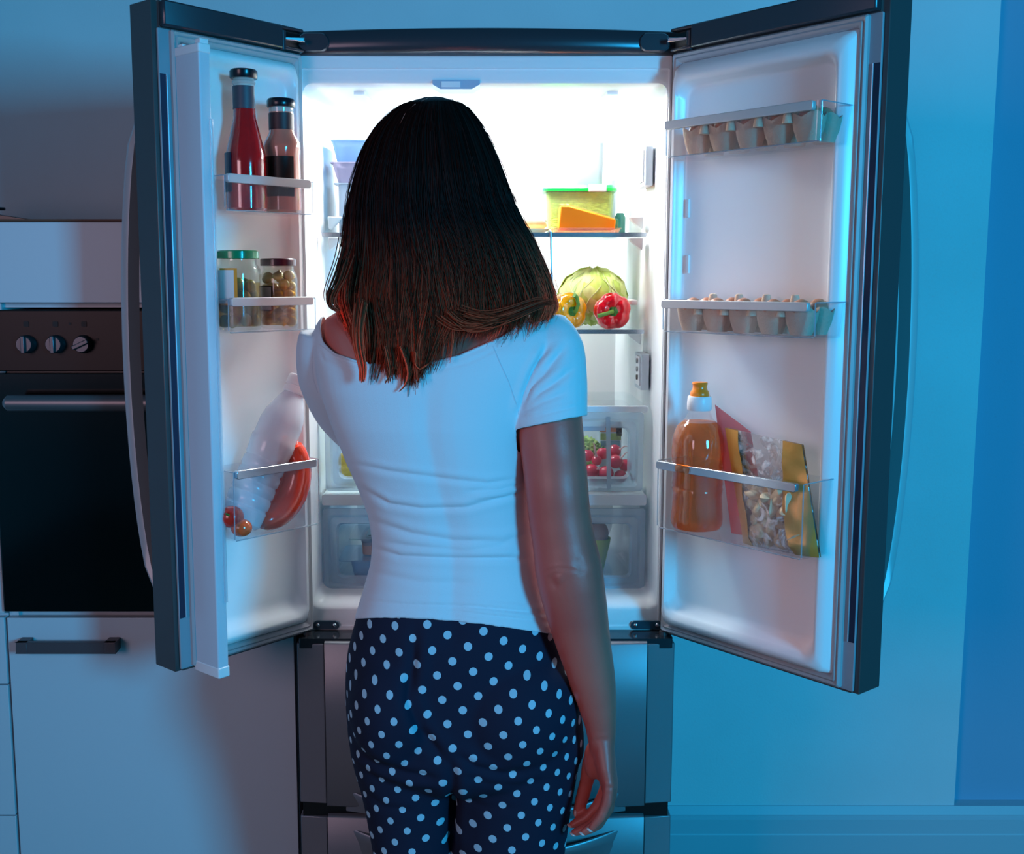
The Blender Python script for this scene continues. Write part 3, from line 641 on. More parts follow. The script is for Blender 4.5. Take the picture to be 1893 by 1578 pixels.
bag, BP, bn = pouch('R', bagc, .052, 'snack_bag', film('bag_film', (246, 243, 240), .13, (240, 234, 230), 1.3, .12), 'clear bag with gold edges holding pale dumplings in right door', 'bag', nx=20, nz=26, crinkle=.004)
bnt = MATS['bag_film'].node_tree; mxn = [n for n in bnt.nodes if n.type == 'MIX_SHADER'][0]
tcn = bnt.nodes.new('ShaderNodeTexCoord'); nz = bnt.nodes.new('ShaderNodeTexNoise'); nz.inputs['Scale'].default_value = 26; nz.inputs['Detail'].default_value = 5; nz.inputs['Distortion'].default_value = 2.5
bnt.links.new(tcn.outputs['Object'], nz.inputs['Vector']); mrn = bnt.nodes.new('ShaderNodeMapRange'); mrn.inputs[1].default_value = .50; mrn.inputs[2].default_value = .66; mrn.inputs[3].default_value = .05; mrn.inputs[4].default_value = .8  # haze follows noise: white glints of the creases put into the colour
bnt.links.new(nz.outputs[0], mrn.inputs[0]); bnt.links.new(mrn.outputs[0], mxn.inputs[0])
goldm = mat('gold_film', (206, 146, 66), .35, metal=.3, bump=.2, bscale=60)
def bagpt(s_, t, off): return (BP[0]*(1-s_)+BP[1]*s_)*(1-t)+(BP[3]*(1-s_)+BP[2]*s_)*t+bn*off
sgn = 1 if (bn.dot(Vector((0, -1, 0))) > 0) else -1
for (s0, s1) in ((0, .18), (.76, 1.0)):
    for sd in (1, -1):
        g = MB(); R = []
        for i in range(27):
            t = i/26; row = []
            for j in range(5):
                s_ = s0+(s1-s0)*j/4
                if s0 > 0 and t > .15: s_ = s0+(s1-s0)*j/4-.05*(1-j/4)*sin(pi*min(1, (t-.15)))
                s_ = min(1.0, max(0, s_)); bl = .026*(sin(pi*s_)**.6)*(t**.7)*(1-max(0, t-.92)/.08*.6)+.0026
                cr = .004*(sin(9*s_+13*t+sd)+.6*sin(23*s_-17*t)+.5*sin(41*s_*t+3))*.5*min(1, 6*s_*(1-s_)+.05)
                row.append(bagpt(s_, t, sd*(bl+cr*(.4+.6*t*(1-t)*4))))
            R.append([tuple(p) for p in row]+[tuple(p-bn*sd*.0004) for p in reversed(row)])
        g.loft(R); g.build('gold_strip', goldm, bag)
dm = mat('dumpling', (226, 200, 160), .6, bump=.2, bscale=80, vary=.08, vscale=30)
def dumpling_mesh(i):
    g = MB(); R = []
    for k in range(7):
        t = -1+2*k/6; r = .0105*sqrt(max(.02, 1-t*t)); ring = []
        for j in range(12):
            a = 2*pi*j/12; ring.append((.0155*t+.003*cos(a)*0, r*cos(a)*.85, r*sin(a)+.006*(t*t)+(.004 if sin(a) > .9 else 0)))
        R.append(ring)
    g.loft(R); me = g.mesh('dumpling', 60, (0, 0, 0)); me.materials.append(dm); return me
dmesh = dumpling_mesh(0); kk = 0
bag['label'] = 'clear bag with gold edges holding pale dumplings in right door'
for i in range(7):
    for j in range(4):
        t = .44+.50*(i+.5)/7; s_ = .20+.60*(j+.5+.4*(i % 2)-.2)/4
        for lay in ((-.005, .006) if t > .5 else (0,)):
            p = bagpt(s_, t, lay*sgn*1.0)
            e = bpy.data.objects.new('dumpling', dmesh); COL.objects.link(e); e.parent = bag
            e.location = p-Vector(ORG[bag.name]); e.rotation_euler = (random.uniform(0, 6), random.uniform(0, 6), random.uniform(0, 6)); sc = random.uniform(.85, 1.12); e.scale = (sc, sc, sc)

# ---------------------------------------------------------------- things on the fridge shelves
tubm = film('tub_plastic', (225, 232, 240), .7, (196, 206, 216), .6, .2)
def boxpx(uL, uR, vT, vB, Y): a, b_ = at(uL, vB, Y), at(uR, vT, Y); return a.x, b_.x, a.z, b_.z
def tub(name, uL, uR, vT, z0, Y, depth, m, label, cat, tp=.01, lip=.004, lid=None, vlid=None):
    x0, x1, _, z1 = boxpx(uL, uR, vT, vT, Y); g = MB(); g.tray(x0, x1, Y, Y+depth, z0, z1, .0016, .01, tp, lip)
    o = g.build(name, m, None, ang=35, label=label, cat=cat); return o, x0, x1, z1
Yt = 2.20
zt0 = zS1
g = MB(); x0 = at(626, 420, Yt).x; x1 = at(735, 420, Yt).x; z1 = at(660, 341, Yt).z
g.tray(x0, x1, Yt, Yt+.14, zS1, z1, .002, .008, .0); o = g.build('storage_box', tubm, None, label='large white box under the stacked tubs, upper shelf left', cat='box')
MB().xy([(x0-.008, x1+.003, Yt-.003, Yt+.143, .008, z1+.0005), (x0-.008, x1+.003, Yt-.003, Yt+.143, .008, z1+.003)]).build('lid', tubm, o)
z2 = at(650, 299, Yt).z; xa0, xa1 = at(613, 300, Yt).x, at(700, 300, Yt).x
MB().tray(xa0, xa1, Yt+.002, Yt+.12, z1+.0035, z2, .0016, .008, .010, .004).build('food_tub', film('tub_mauve', (226, 214, 226), .7, (190, 176, 194), .6, .2), None, label='tapered pinkish plastic tub in the middle of the left stack', cat='tub')
z3 = at(650, 258, Yt).z; xa0, xa1 = at(612, 258, Yt).x, at(705, 258, Yt).x
MB().tray(xa0, xa1, Yt+.002, Yt+.12, z2+.0005, z3, .0016, .008, .009, .002).build('food_tub', film('tub_blue', (190, 212, 232), .7, (136, 166, 196), .6, .2), None, label='tapered bluish plastic tub topmost of the left stack', cat='tub')
# green lid box with tall tub on top
Yg = 2.24; x0, x1 = at(1008, 420, Yg).x, at(1136, 420, Yg).x; z1 = at(1070, 352, Yg).z
g = MB(); g.tray(x0, x1, Yg, Yg+.10, zS1, z1, .0016, .01, .006); gb = g.build('lunch_box', film('pale_tub', (246, 250, 236), .14, (214, 226, 180), .6, .2), None, label='clear lunch box of grated cabbage with a bright green lid', cat='lunch box')
g = MB(); g.xy([(x0+.009, x1-.009, Yg+.004, Yg+.096, .008, zS1+.002), (x0+.005, x1-.005, Yg+.003, Yg+.097, .008, z1-.003)]); g.build('grated_cabbage', mat('slaw', (150, 180, 70), .7, bump=1.0, bscale=120, vary=.25, vscale=90, stretch=(1, 1, 3)), gb)
z2 = z1+.011; g = MB(); g.xy([(x0-.006, x1+.005, Yg-.006, Yg+.106, .012, z1-.001), (x0-.006, x1+.005, Yg-.006, Yg+.106, .012, z1+.004), (x0-.001, x1, Yg, Yg+.10, .012, z2)])
lidg = g.build('lid', mat('lid_bright_green', (6, 172, 58), .3, coat=.4), gb, label='bright green lid')
q0, q1 = at(1088, 350, Yg-.008), at(1122, 350, Yg-.008); MB().box(q0.x, Yg-.0085, z1-.003, q1.x, Yg+.006, z2+.0008).build('clip', tubm, lidg, bevel=.002)
x0, x1 = at(1058, 340, Yg+.02).x, at(1115, 340, Yg+.02).x; z3 = at(1085, 263, Yg+.02).z
MB().xy([(x0+.001, x1-.001, Yg+.015, Yg+.075, .010, z2+.0006), (x0-.0, x1, Yg+.014, Yg+.076, .012, z3-.004), (x0+.001, x1-.001, Yg+.015, Yg+.075, .010, z3)]).build('food_tub', mat('tub_frosted', (112, 122, 126), .6), None, bevel=.001, label='tall frosted white tub standing on the green lid', cat='tub')
q = at(1127, 338, 2.37); MB().lathe([(.012, 0), (.013, .003), (.013, q.z+.003-zS1-.010), (.0135, q.z+.004-zS1-.006), (.0135, q.z+.004-zS1)], 20, (q.x, 2.368, zS1+.0005)).build('jar', mat('jar_pale', (205, 222, 228), .2), None, label='slim pale jar with blue lid hidden behind the green-lid box', cat='jar')
q = at(1147, 425, 2.30); g = MB(); g.lathe([(.010, 0), (.011, .004), (.011, .040), (.007, .048)], 20, (q.x, 2.31, zS1+.0005)); g.build('glass_bottle', film('green_glass', (90, 150, 140), .25, (90, 140, 130)), None, label='small dark green glass bottle right of the lunch box', cat='bottle')
# orange cheese wedge in an open pack
Yo = 2.165; tr = MB(); xa0, xa1 = at(1024, 425, Yo).x, at(1143, 425, Yo).x
ch = empty('cheese_pack', ((xa0+xa1)/2, Yo+.02, zS1), label='orange cheese wedge in clear packaging on the upper shelf', cat='cheese')
P = [at(1033, 425, Yo), at(1137, 424, Yo), at(1139, 405, Yo), at(1052, 380, Yo), at(1036, 380, Yo)]
poly = [(p.x, max(p.z, zS1+.003)) for p in P]
g = MB(); g.loft([[(x, y, z) for x, z in poly] for y in (Yo, Yo+.045)]); g.build('cheese', mat('cheese_orange', (255, 132, 0), .6, spec=.2), ch, bevel=.003)
g = MB(); cxx = sum(p[0] for p in poly)/5; czz = sum(p[1] for p in poly)/5
pg = [(cxx+(x-cxx)*1.07, max(czz+(z-czz)*1.12, zS1+.0008)) for x, z in poly]
g.loft([[(x, y, z) for x, z in pg] for y in (Yo-.003, Yo+.048)]); g.build('wrapper', film('cheese_wrap', (254, 250, 246), .0, (255, 250, 245), .5, .1), ch, bevel=.001)
tr.tray(xa0-.002, xa1+.004, Yo-.008, Yo+.055, zS1+.0002, zS1+.012, .001, .006, .004, .002); tr.build('tray', film('pink_tray', (254, 240, 232), .18, (250, 200, 170), .5), ch)
# plate with sandwich and a bowl
q = at(985, 424, 2.19); pc = Vector((q.x-.012, 2.215, zS1+.0005))
pl_ = MB(); pl_.lathe([(.025, 0), (.028, .001), (.046, .010), (.047, .011), (.027, .0035), (.002, .003)], 36, pc); pl_.build('plate', mat('plate_cream', (238, 226, 196), .25), None, label='cream plate of food on the upper shelf beside her hair', cat='plate')
g = MB(); g.ell(pc+Vector((.010, 0, .019)), (.031, .026, .012), 20, 10); o = g.build('sandwich', mat('bread', (220, 160, 100), .7, vary=.2, vscale=50), None, label='filled bread roll lying on the cream plate', cat='food')
g = MB(); g.ell(pc+Vector((.008, -.002, .026)), (.033, .029, .008), 20, 10); g.build('wrapper', film('wrap_grey', (190, 190, 196), .2, (160, 160, 170), 1.5, .2), o)
qb = at(955, 400, 2.29); MB().lathe([(.020, 0), (.022, .002), (.036, .030), (.037, .032), (.034, .032), (.020, .004), (.002, .003)], 28, (qb.x-.006, 2.29, zS1+.0005)).build('bowl', film('bowl_glass', (150, 175, 175), .35, (110, 130, 130)), None, label='grey glass bowl behind the cream plate', cat='bowl')

# cabbage and peppers
leafm = mat('cabbage_leaf', (184, 202, 92), .6, bump=1.0, bscale=70, vary=.3, vscale=22, sub=.1)
qc = at(1096, 545, 2.30); cr_ = .068; cc = Vector((qc.x, 2.30, zS2+.0595))
cabb = empty('cabbage', (cc.x, cc.y, zS2), label='pale green savoy cabbage behind the two peppers', cat='cabbage')
def leaf(R_, ang0, ang1, lift, seed, m):
    g = MB(); n, mth = 22, 12; V = []; Fc = []; rr = random.Random(seed)
    ph = rr.uniform(0, 6)
    for sd in (0, 1):
        for i in range(mth+1):
            for j in range(n+1):
                a = ang0+(ang1-ang0)*j/n; e = -1.25+2.7*i/mth
                rad = R_+lift*(i/mth)**2*.010+.0022*sin(9*a+ph+2*e)+.0018*sin(17*e+5*a+ph)+.001*sin(31*a)-.0012*sd
                V.append(cc+Vector((1.10*rad*cos(e)*cos(a), rad*cos(e)*sin(a), .90*rad*sin(e))))
    k = (mth+1)*(n+1)
    for i in range(mth):
        for j in range(n):
            a = i*(n+1)+j; Fc.append((a, a+1, a+n+2, a+n+1)); Fc.append((a+k, a+k+n+1, a+k+n+2, a+k+1))
    bd = list(range(n+1))+[i*(n+1)+n for i in range(1, mth+1)]+[mth*(n+1)+j for j in range(n-1, -1, -1)]+[i*(n+1) for i in range(mth-1, 0, -1)]
    for q in range(len(bd)): a, b2 = bd[q], bd[(q+1) % len(bd)]; Fc.append((a, a+k, b2+k, b2))
    g.add(V, Fc); g.build('leaf', m, cabb, ang=80)
MB().ell(cc, (.064, .058, .052), 32, 20).build('heart', leafm, cabb)
for i in range(7): leaf(.0605+.0013*(i % 3), -pi/2-1.3+i*.9, -pi/2-1.3+i*.9+1.5, .7, i, leafm if i % 2 else mat('cabbage_pale', (212, 220, 140), .6, bump=.9, bscale=60, vary=.18, vscale=22))
g = MB(); 
def veins():
    g = MB()
    for k in range(9):
        a0 = -pi/2+(-.9+.22*k); P = []
        for i in range(12):
            e = -.5+1.7*i/11; a = a0+.25*sin(i*.5+k); r = .0655
            P.append(cc+Vector((1.10*r*cos(e)*cos(a), r*cos(e)*sin(a), .9*r*sin(e))))
        g.tube(P, [.0016-.0001*i for i in range(12)], 6)
    return g
veins().build('leaf_vein', mat('vein', (206, 214, 156), .5), cabb)
def pepper(c, r, m, mdk, label, stem_pts, tilt):
    """lobed pepper lying with its stalk towards the room"""
    root = empty('bell_pepper', (c.x, c.y, c.z-r), label=label, cat='pepper'); R = []
    Rx = Matrix.Rotation(radians(90+tilt[0]), 4, 'X') @ Matrix.Rotation(radians(tilt[1]), 4, 'Y')
    prof = [(.10, .80), (.30, .93), (.55, 1.0), (.80, .93), (.97, .70), (1.02, .35), (.98, -.1), (.90, -.5), (.72, -.85), (.45, -1.02), (.12, -.92)]
    for rr, zz in prof:
        ring = []
        for j in range(48):
            a = 2*pi*j/48; lob = 1-.075*abs(cos(2.5*a+.4))**8*min(1, rr*1.4)
            dz = -.10*abs(cos(2.5*a+.4))**6*(1 if zz > .3 else -.2)*(rr if rr < .9 else .5)
            p = Rx @ Vector((r*rr*lob*cos(a), r*rr*lob*sin(a), r*(zz*.95+dz))); ring.append(tuple(p+c))
        R.append(ring)
    g = MB(); g.loft(R); g.build('flesh', m, root, ang=80)
    st = mat('pepper_stalk', (96, 140, 44), .45); b0 = c+Rx @ Vector((0, 0, r*.76))
    g = MB(); R = []
    for rr, zz in ((.30, .78), (.28, .84), (.14, .90), (.10, .95)):
        R.append([tuple(c+Rx @ Vector((r*rr*(1+.12*cos(6*a))*cos(a), r*rr*(1+.12*cos(6*a))*sin(a), r*zz))) for a in [2*pi*j/30 for j in range(30)]])
    g.loft(R); g.build('calyx', mat('calyx_green', (46, 112, 36), .5), root)
    P = [b0+Rx @ Vector((x*r, y*r, z*r)) for x, y, z in stem_pts]
    MB().tube(P, [r*.13, r*.11, r*.10, r*.11, r*.13][:len(P)], 12).build('stalk', st, root)
q = at(1131, 568, 2.185); rp = .0365; pepper(Vector((q.x, 2.190, zS2+.0365)), rp, mat('pepper_red', (226, 12, 30), .15, coat=.8), None, 'glossy red bell pepper with its stalk facing the room', [(0, 0, 0), (-.10, -.02, .25), (-.45, -.12, .42), (-.85, -.22, .45)], (0, 0))
q = at(1047, 566, 2.185); pepper(Vector((q.x, 2.200, zS2+.0365)), .0365, mat('pepper_yellow', (250, 160, 4), .15, coat=.8), None, 'glossy yellow bell pepper left of the red pepper', [(0, 0, 0), (.10, .02, .25), (.22, .35, .30), (.12, .75, .30), (-.05, .85, .34)], (0, 22))

# radishes and packs in the upper drawer
radm = mat('radish_skin', (214, 26, 70), .3, coat=.4, sub=.05); rootm = mat('radish_root', (236, 190, 190), .5)
rad = [((1103, 842), 12, (5, -22), .0), ((1092, 838), 0, 0, 0)]
RD = [(1136, 833, 12, (24, -8), .055), (1114, 838, 11.5, None, .06), (1103, 851, 9.5, (-6, -34), .035), (1086, 842, 11.5, None, .05), (1138, 853, 13, (24, -18), .030), (1156, 860, 12, (14, 28), .045),
      (1093, 871, 14, (18, -6), .028), (1120, 875, 14.5, (30, 18), .025), (1147, 880, 12, (22, -2), .028), (1098, 889, 11, None, .045), (1072, 862, 13, None, .03), (1066, 884, 13, None, .03), (1052, 870, 13, None, .04)]
LBL = ['radish with its root pointing right at the top of the pile', 'radish half behind the drawer divider at the top', 'small radish with a long root standing straight up', 'radish by her arm at the top left of the pile', 'round radish right of the divider in the middle row', 'dark radish at the right end of the pile',
       'large radish left of the divider in the bottom row', 'large radish under the divider in the bottom row', 'radish right of the divider in the bottom row', 'radish squeezed beneath the large left radish', 'radish hidden behind her arm, middle of pile', 'radish hidden behind her arm, bottom of pile', 'radish hidden behind her arm, left end of pile']
for i, (u, v, rp_, rt, dy) in enumerate(RD):
    Yr = YD+dy; p = at(u, v, Yr); r = rp_/2050*Yr*1.03; p.z = max(p.z, zD1+r)
    g = MB(); g.ell(p, (r, r, r*.97), 20, 12); o = g.build('radish', radm, None, label=LBL[i], cat='radish', group='radishes in the upper drawer')
    if rt:
        e = at(u+rt[0], v+rt[1], max(Yr-.006, YD+.008)); e.z = max(e.z, zD1+.002); m_ = p.lerp(e, .45)+Vector((0, -.006, .001)); s0 = p+(m_-p).normalized()*r*.93
        MB().tube([s0, m_, p.lerp(e, .75)+Vector((0, -.002, .003)), e], [.0030, .0018, .0013, .0008], 7).build('root', rootm, o)
    else: MB().tube([p+Vector((0, .0, r*.9)), p+Vector((.002, 0, r*1.15))], [.0025, .002], 6).build('stalk', mat('stem_green', (70, 110, 40), .6), o)
q = at(1085, 815, YD+.12); g = MB(); 
g.ell((q.x, q.y, zD1+.052), (.030, .033, .028), 48, 30)
g.v = [tuple(Vector(v_)+(Vector(v_)-Vector((q.x, q.y, zD1+.052)))*(.16*sin(v_[0]*420+3*sin(v_[2]*300))*cos(v_[2]*330+v_[1]*200)-.02)) for v_ in g.v]; o = g.build('lettuce', mat('lettuce', (160, 186, 96), .6, bump=1, bscale=50, vary=.35, vscale=30), None, label='green lettuce behind the radishes in the upper drawer', cat='lettuce')
x0, x1, z0, z1 = boxpx(1108, 1150, 780, 862, YD+.14); g = MB(); g.xy([(x0, x1, YD+.14, YD+.18, .006, zD1+.0005), (x0, x1, YD+.14, YD+.18, .006, z1)]); o = g.build('food_pack', mat('pack_film', (196, 206, 214), .3, vary=.2, vscale=30), None, label='packet printed orange and green with a black corner, behind radishes', cat='packet')
for (ua, ub, va, vb, rgb, nm) in ((1109, 1149, 786, 798, (206, 130, 90), 'print_orange'), (1110, 1148, 801, 813, (150, 172, 96), 'print_green'), (1139, 1150, 781, 806, (30, 24, 26), 'print_black'), (1110, 1146, 815, 825, (120, 156, 172), 'print_blue')):
    a_, b_ = at(ua, vb, YD+.139), at(ub, va, YD+.139); MB().box(a_.x, YD+.1388, a_.z, b_.x, YD+.1398, b_.z).build('print_band', mat(nm, rgb, .4, vary=.2, vscale=80), o)
q = at(1052, 820, YD+.1); MB().xy([(q.x-.03, q.x+.03, YD+.13, YD+.17, .006, zD1+.0005), (q.x-.03, q.x+.03, YD+.13, YD+.17, .006, zD1+.085)]).build('food_pack', mat('pack_pink', (226, 196, 180), .4), None, label='pale pink packet behind the lettuce in the upper drawer', cat='packet')
lem = mat('lemon', (226, 190, 50), .4, bump=.4, bscale=150); 
for i, (u, v, rr, lb) in enumerate(((648, 846, 21, 'yellow lemon on top, left end of the upper drawer'), (652, 873, 20, 'yellow lemon below the other at left end of drawer'), (690, 862, 20, 'lemon hidden behind her back in the upper drawer'))):
    Yl = YD+.06+.03*i; p = at(u, v, Yl); r = rr/2050*Yl; p.z = max(p.z, zD1+r*.9)
    g = MB(); g.lathe([(.001, -r*1.25), (r*.25, -r*1.12), (r*.7, -r*.75), (r*.92, 0), (r*.7, r*.75), (r*.25, r*1.12), (.001, r*1.25)], 20, p, Matrix.Rotation(radians(60+20*i), 4, 'Y')); g.build('lemon', lem, None, label=lb, cat='lemon', group='lemons in the upper drawer', ang=80)
# lower drawer: meat trays, ball in a yellow cone
def meat(z0, uL, uR, vT, Yd, label, meatm):
    x0, x1 = at(uL, vT, Yd).x, at(uR, vT, Yd).x; z1 = at(680, vT, Yd).z
    g = MB(); g.tray(x0+.022, x1, Yd, Yd+.11, z0, z1, .0012, .01, .008, .0); g.xy([(x0, x1+.01, Yd-.012, Yd+.122, .012, z1+.0005), (x0, x1+.01, Yd-.012, Yd+.122, .012, z1+.003)])
    o = g.build('meat_tray', film('tray_clear', (225, 236, 245), .16, (205, 222, 240), 1.2), None, label=label, cat='food tray')
    if meatm: g = MB(); g.xy([(x0+.026, x1-.003, Yd+.004, Yd+.106, .01, z0+.002), (x0+.024, x1-.002, Yd+.003, Yd+.107, .012, z1-.006)]); g.build('meat', meatm, o)
    return z1+.0035, o
zq, o1 = meat(zD2+.0005, 626, 745, 1036, YD+.03, 'lower clear food tray in the bottom drawer, empty looking', None)
zq, o2 = meat(zq+.0005, 645, 745, 996, YD+.05, 'clear tray of pink meat stacked on the lower tray', mat('meat_pink', (214, 138, 124), .5, vary=.12, vscale=40))
a_, b_ = at(676, 990, YD+.05), at(720, 965, YD+.05); MB().box(a_.x, YD+.055, zq+.0001, b_.x, YD+.15, zq+.0006).build('label_sheet', mat('paper', (226, 228, 226), .5), o2); MB().box(a_.x+.004, YD+.062, zq+.0006, b_.x, YD+.066, zq+.0009).build('label_line', icm, o2)
q = at(1106, 992, YD+.09); co = empty('wrapped_bun', (q.x, q.y, zD2), label='pinkish round bun in a yellow paper cone, bottom drawer', cat='food')
hb = q.z-zD2; g = MB(); g.lathe([(.002, .0), (.010, .0005), (.024, hb*.85), (.0255, hb*.98), (.0245, hb*.98), (.002, hb*.5)], 24, (q.x, q.y, zD2)); g.build('paper_cone', mat('cone_yellow', (212, 196, 70), .6), co)
g = MB(); g.ell(q+Vector((-.002, 0, .008)), (.023, .022, .026), 20, 12); g.build('bun', mat('bun', (212, 160, 150), .55, vary=.08, vscale=40), co)

# ================================================================ the person
YP = 1.65
def interp(x, X, Y): return float(np.interp(x, X, Y))
def remeshed(mb, voxel, smooth=6, fac=.5, name='tmp'):
    me = mb.mesh(name, 0, (0, 0, 0)); o = bpy.data.objects.new(name, me); COL.objects.link(o)
    r = o.modifiers.new('r', 'REMESH'); r.mode = 'VOXEL'; r.voxel_size = voxel; r.use_smooth_shade = True
    if smooth: q = o.modifiers.new('s', 'SMOOTH'); q.factor = fac; q.iterations = smooth
    ev = o.evaluated_get(bpy.context.evaluated_depsgraph_get()); m2 = bpy.data.meshes.new_from_object(ev)
    bpy.data.objects.remove(o); bpy.data.meshes.remove(me); return m2
# torso outline measured at the photograph's scale: v, left, right, depth radius, depth centre
TOR = [(545, 752, 858, .052, 1.665), (560, 690, 930, .054, 1.665), (572, 628, 985, .058, 1.66), (590, 598, 1022, .066, 1.655), (615, 588, 1038, .078, 1.65), (645, 588, 1036, .090, 1.648), (680, 594, 1016, .100, 1.648), (720, 602, 992, .106, 1.65),
       (780, 622, 972, .108, 1.65), (850, 650, 968, .102, 1.65), (900, 672, 971, .098, 1.652), (950, 690, 975, .093, 1.655), (1000, 697, 981, .092, 1.657), (1040, 694, 987, .094, 1.657), (1080, 683, 996, .098, 1.655),
       (1120, 671, 1008, .104, 1.652), (1150, 662, 1020, .108, 1.65), (1200, 649, 1042, .112, 1.65), (1250, 645, 1056, .114, 1.65), (1300, 646, 1066, .115, 1.65), (1350, 650, 1073, .114, 1.65), (1400, 656, 1074, .108, 1.652)]
def torso(mb, off, v0=540, v1=1420, extra=0):
    R = []
    vs = np.append(np.arange(v0, v1, 12.0), v1)
    T = np.array(TOR)
    for v in vs:
        v_ = min(max(v, T[0, 0]), T[-1, 0]); ul, ur, ry, yc = (np.interp(v_, T[:, 0], T[:, k]) for k in (1, 2, 3, 4))
        a, b_ = at(ul, v, YP), at(ur, v, YP); cx, rx = (a.x+b_.x)/2, (b_.x-a.x)/2+off; ry += off; z = a.z
        if v1 > 1300: k_ = 1-.45*max(0, (v-(v1-55))/55)**2; rx *= k_; ry *= k_
        ring = []
        for j in range(64):
            t = 2*pi*j/64; e = .86 if v < 1150 else .9
            c_, s_ = cos(t), sin(t); x = cx+rx*abs(c_)**e*(1 if c_ > 0 else -1); y = yc+ry*abs(s_)**e*(1 if s_ > 0 else -1)
            if s_ < 0 and v < 1150:      # spine hollow
                y += .006*exp(-((x-cx)/.018)**2)*min(1, max(0, (v-640)/120))
            ring.append((x, y, z))
        R.append(ring)
    mb.loft(R[::-1])
def px(u, v, Y): return at(u, v, Y)
def limb(mb, L, off, n=28):
    P = [px(*q[:3]) for q in L]; R = [q[3]+off for q in L]; Q = []; RR = []
    for i in range(len(P)-1):
        for t in (0, .25, .5, .75):
            p0, p1, p2, p3 = P[max(i-1, 0)], P[i], P[i+1], P[min(i+2, len(P)-1)]
            Q.append(.5*((2*p1)+(p2-p0)*t+(2*p0-5*p1+4*p2-p3)*t*t+(3*p1-p0-3*p2+p3)*t**3)); RR.append(R[i]*(1-t)+R[i+1]*t)
    Q.append(P[-1]); RR.append(R[-1]); mb.tube(Q, RR, n)
ARM_R = [(996, 612, 1.655, .036), (1014, 650, 1.65, .045), (1016, 710, 1.645, .0475), (1015, 760, 1.642, .0480), (1018, 800, 1.64, .0478), (1024, 850, 1.64, .0465), (1029, 900, 1.638, .0455), (1034, 950, 1.636, .0450), (1042, 1000, 1.634, .0455), (1050, 1045, 1.632, .0488),
         (1056, 1080, 1.632, .0485), (1066, 1130, 1.634, .0455), (1079, 1190, 1.636, .0400), (1094, 1250, 1.64, .0345), (1104, 1300, 1.643, .0288), (1110, 1340, 1.645, .0240), (1112, 1362, 1.645, .0225)]
_a = lambda v: -.034*min(1, max(0, (v-612)/140))-.030*min(1, max(0, (v-760)/140))
ARM_R = [(u, v, y+_a(v), r_) for u, v, y, r_ in ARM_R[:-2]]+[(1110, 1338, 1.581, .0235), (1112, 1362, 1.581, .0212), (1114, 1390, 1.579, .0180)]
ARM_L = [(608, 620, 1.66, .036), (606, 650, 1.665, .040), (612, 700, 1.69, .042), (640, 760, 1.735, .040), (690, 810, 1.775, .038), (728, 800, 1.80, .036), (760, 740, 1.82, .030), (785, 700, 1.83, .024), (795, 680, 1.83, .021)]
LEG_L = [(752, 1330, 1.65, .078), (748, 1400, 1.65, .0760), (756, 1470, 1.65, .0660), (764, 1578, 1.652, .0570)]
LEG_R = [(958, 1330, 1.65, .086), (958, 1400, 1.65, .0900), (950, 1470, 1.65, .0860), (938, 1578, 1.652, .0840)]
def legs(mb, off, feet=True):
    for L, xf in ((LEG_L, -.10), (LEG_R, .055)):
        P = [px(*q[:3]) for q in L]; R = [q[3]+off for q in L]
        zk = P[-1].z; P += [Vector((P[-1].x*.9+xf*.1, 1.655, zk-.09)), Vector((xf, 1.66, .30)), Vector((xf, 1.665, .12)), Vector((xf, 1.665, .06))]; R += [R[-1]*.86, .050+off, .036+off, .034+off]
        mb.tube(P, R, 36)
    for c_, r in (((738, 1292, 1.618), .072), ((945, 1300, 1.616), .098)):   # seat
        mb.ell(px(*c_), (r+off, .098+off, .098+off), 32, 20)
bm_ = MB(); torso(bm_, -.001, 540, 1400); limb(bm_, ARM_R, 0); limb(bm_, ARM_L, 0); legs(bm_, 0)
# neck, head, face
hc = px(803, 335, 1.665)
bm_.tube([px(803, 585, 1.67), px(803, 520, 1.672), px(803, 450, 1.672), px(803, 420, 1.67)], [.060, .052, .050, .05], 28)
bm_.ell(hc, (.076, .094, .108), 32, 22); bm_.ell(hc+Vector((0, .030, -.055)), (.058, .066, .062), 28, 18)
bm_.tube([hc+Vector((0, .088, .010)), hc+Vector((0, .104, -.022)), hc+Vector((0, .092, -.030))], [.006, .011, .008], 10)
bm_.ell(hc+Vector((0, .090, -.058)), (.020, .008, .005), 12, 8); bm_.ell(hc+Vector((0, .086, -.068)), (.018, .010, .006), 12, 8)
for sx in (-1, 1): bm_.ell(hc+Vector((sx*.077, .0, -.012)), (.008, .016, .030), 12, 10)
# feet
for xf in (-.10, .055): bm_.tube([(xf, 1.64, .035), (xf, 1.70, .040), (xf, 1.78, .028), (xf+(.0 if xf > 0 else -.0), 1.84, .020)], [.034, .036, .034, .020], 20)
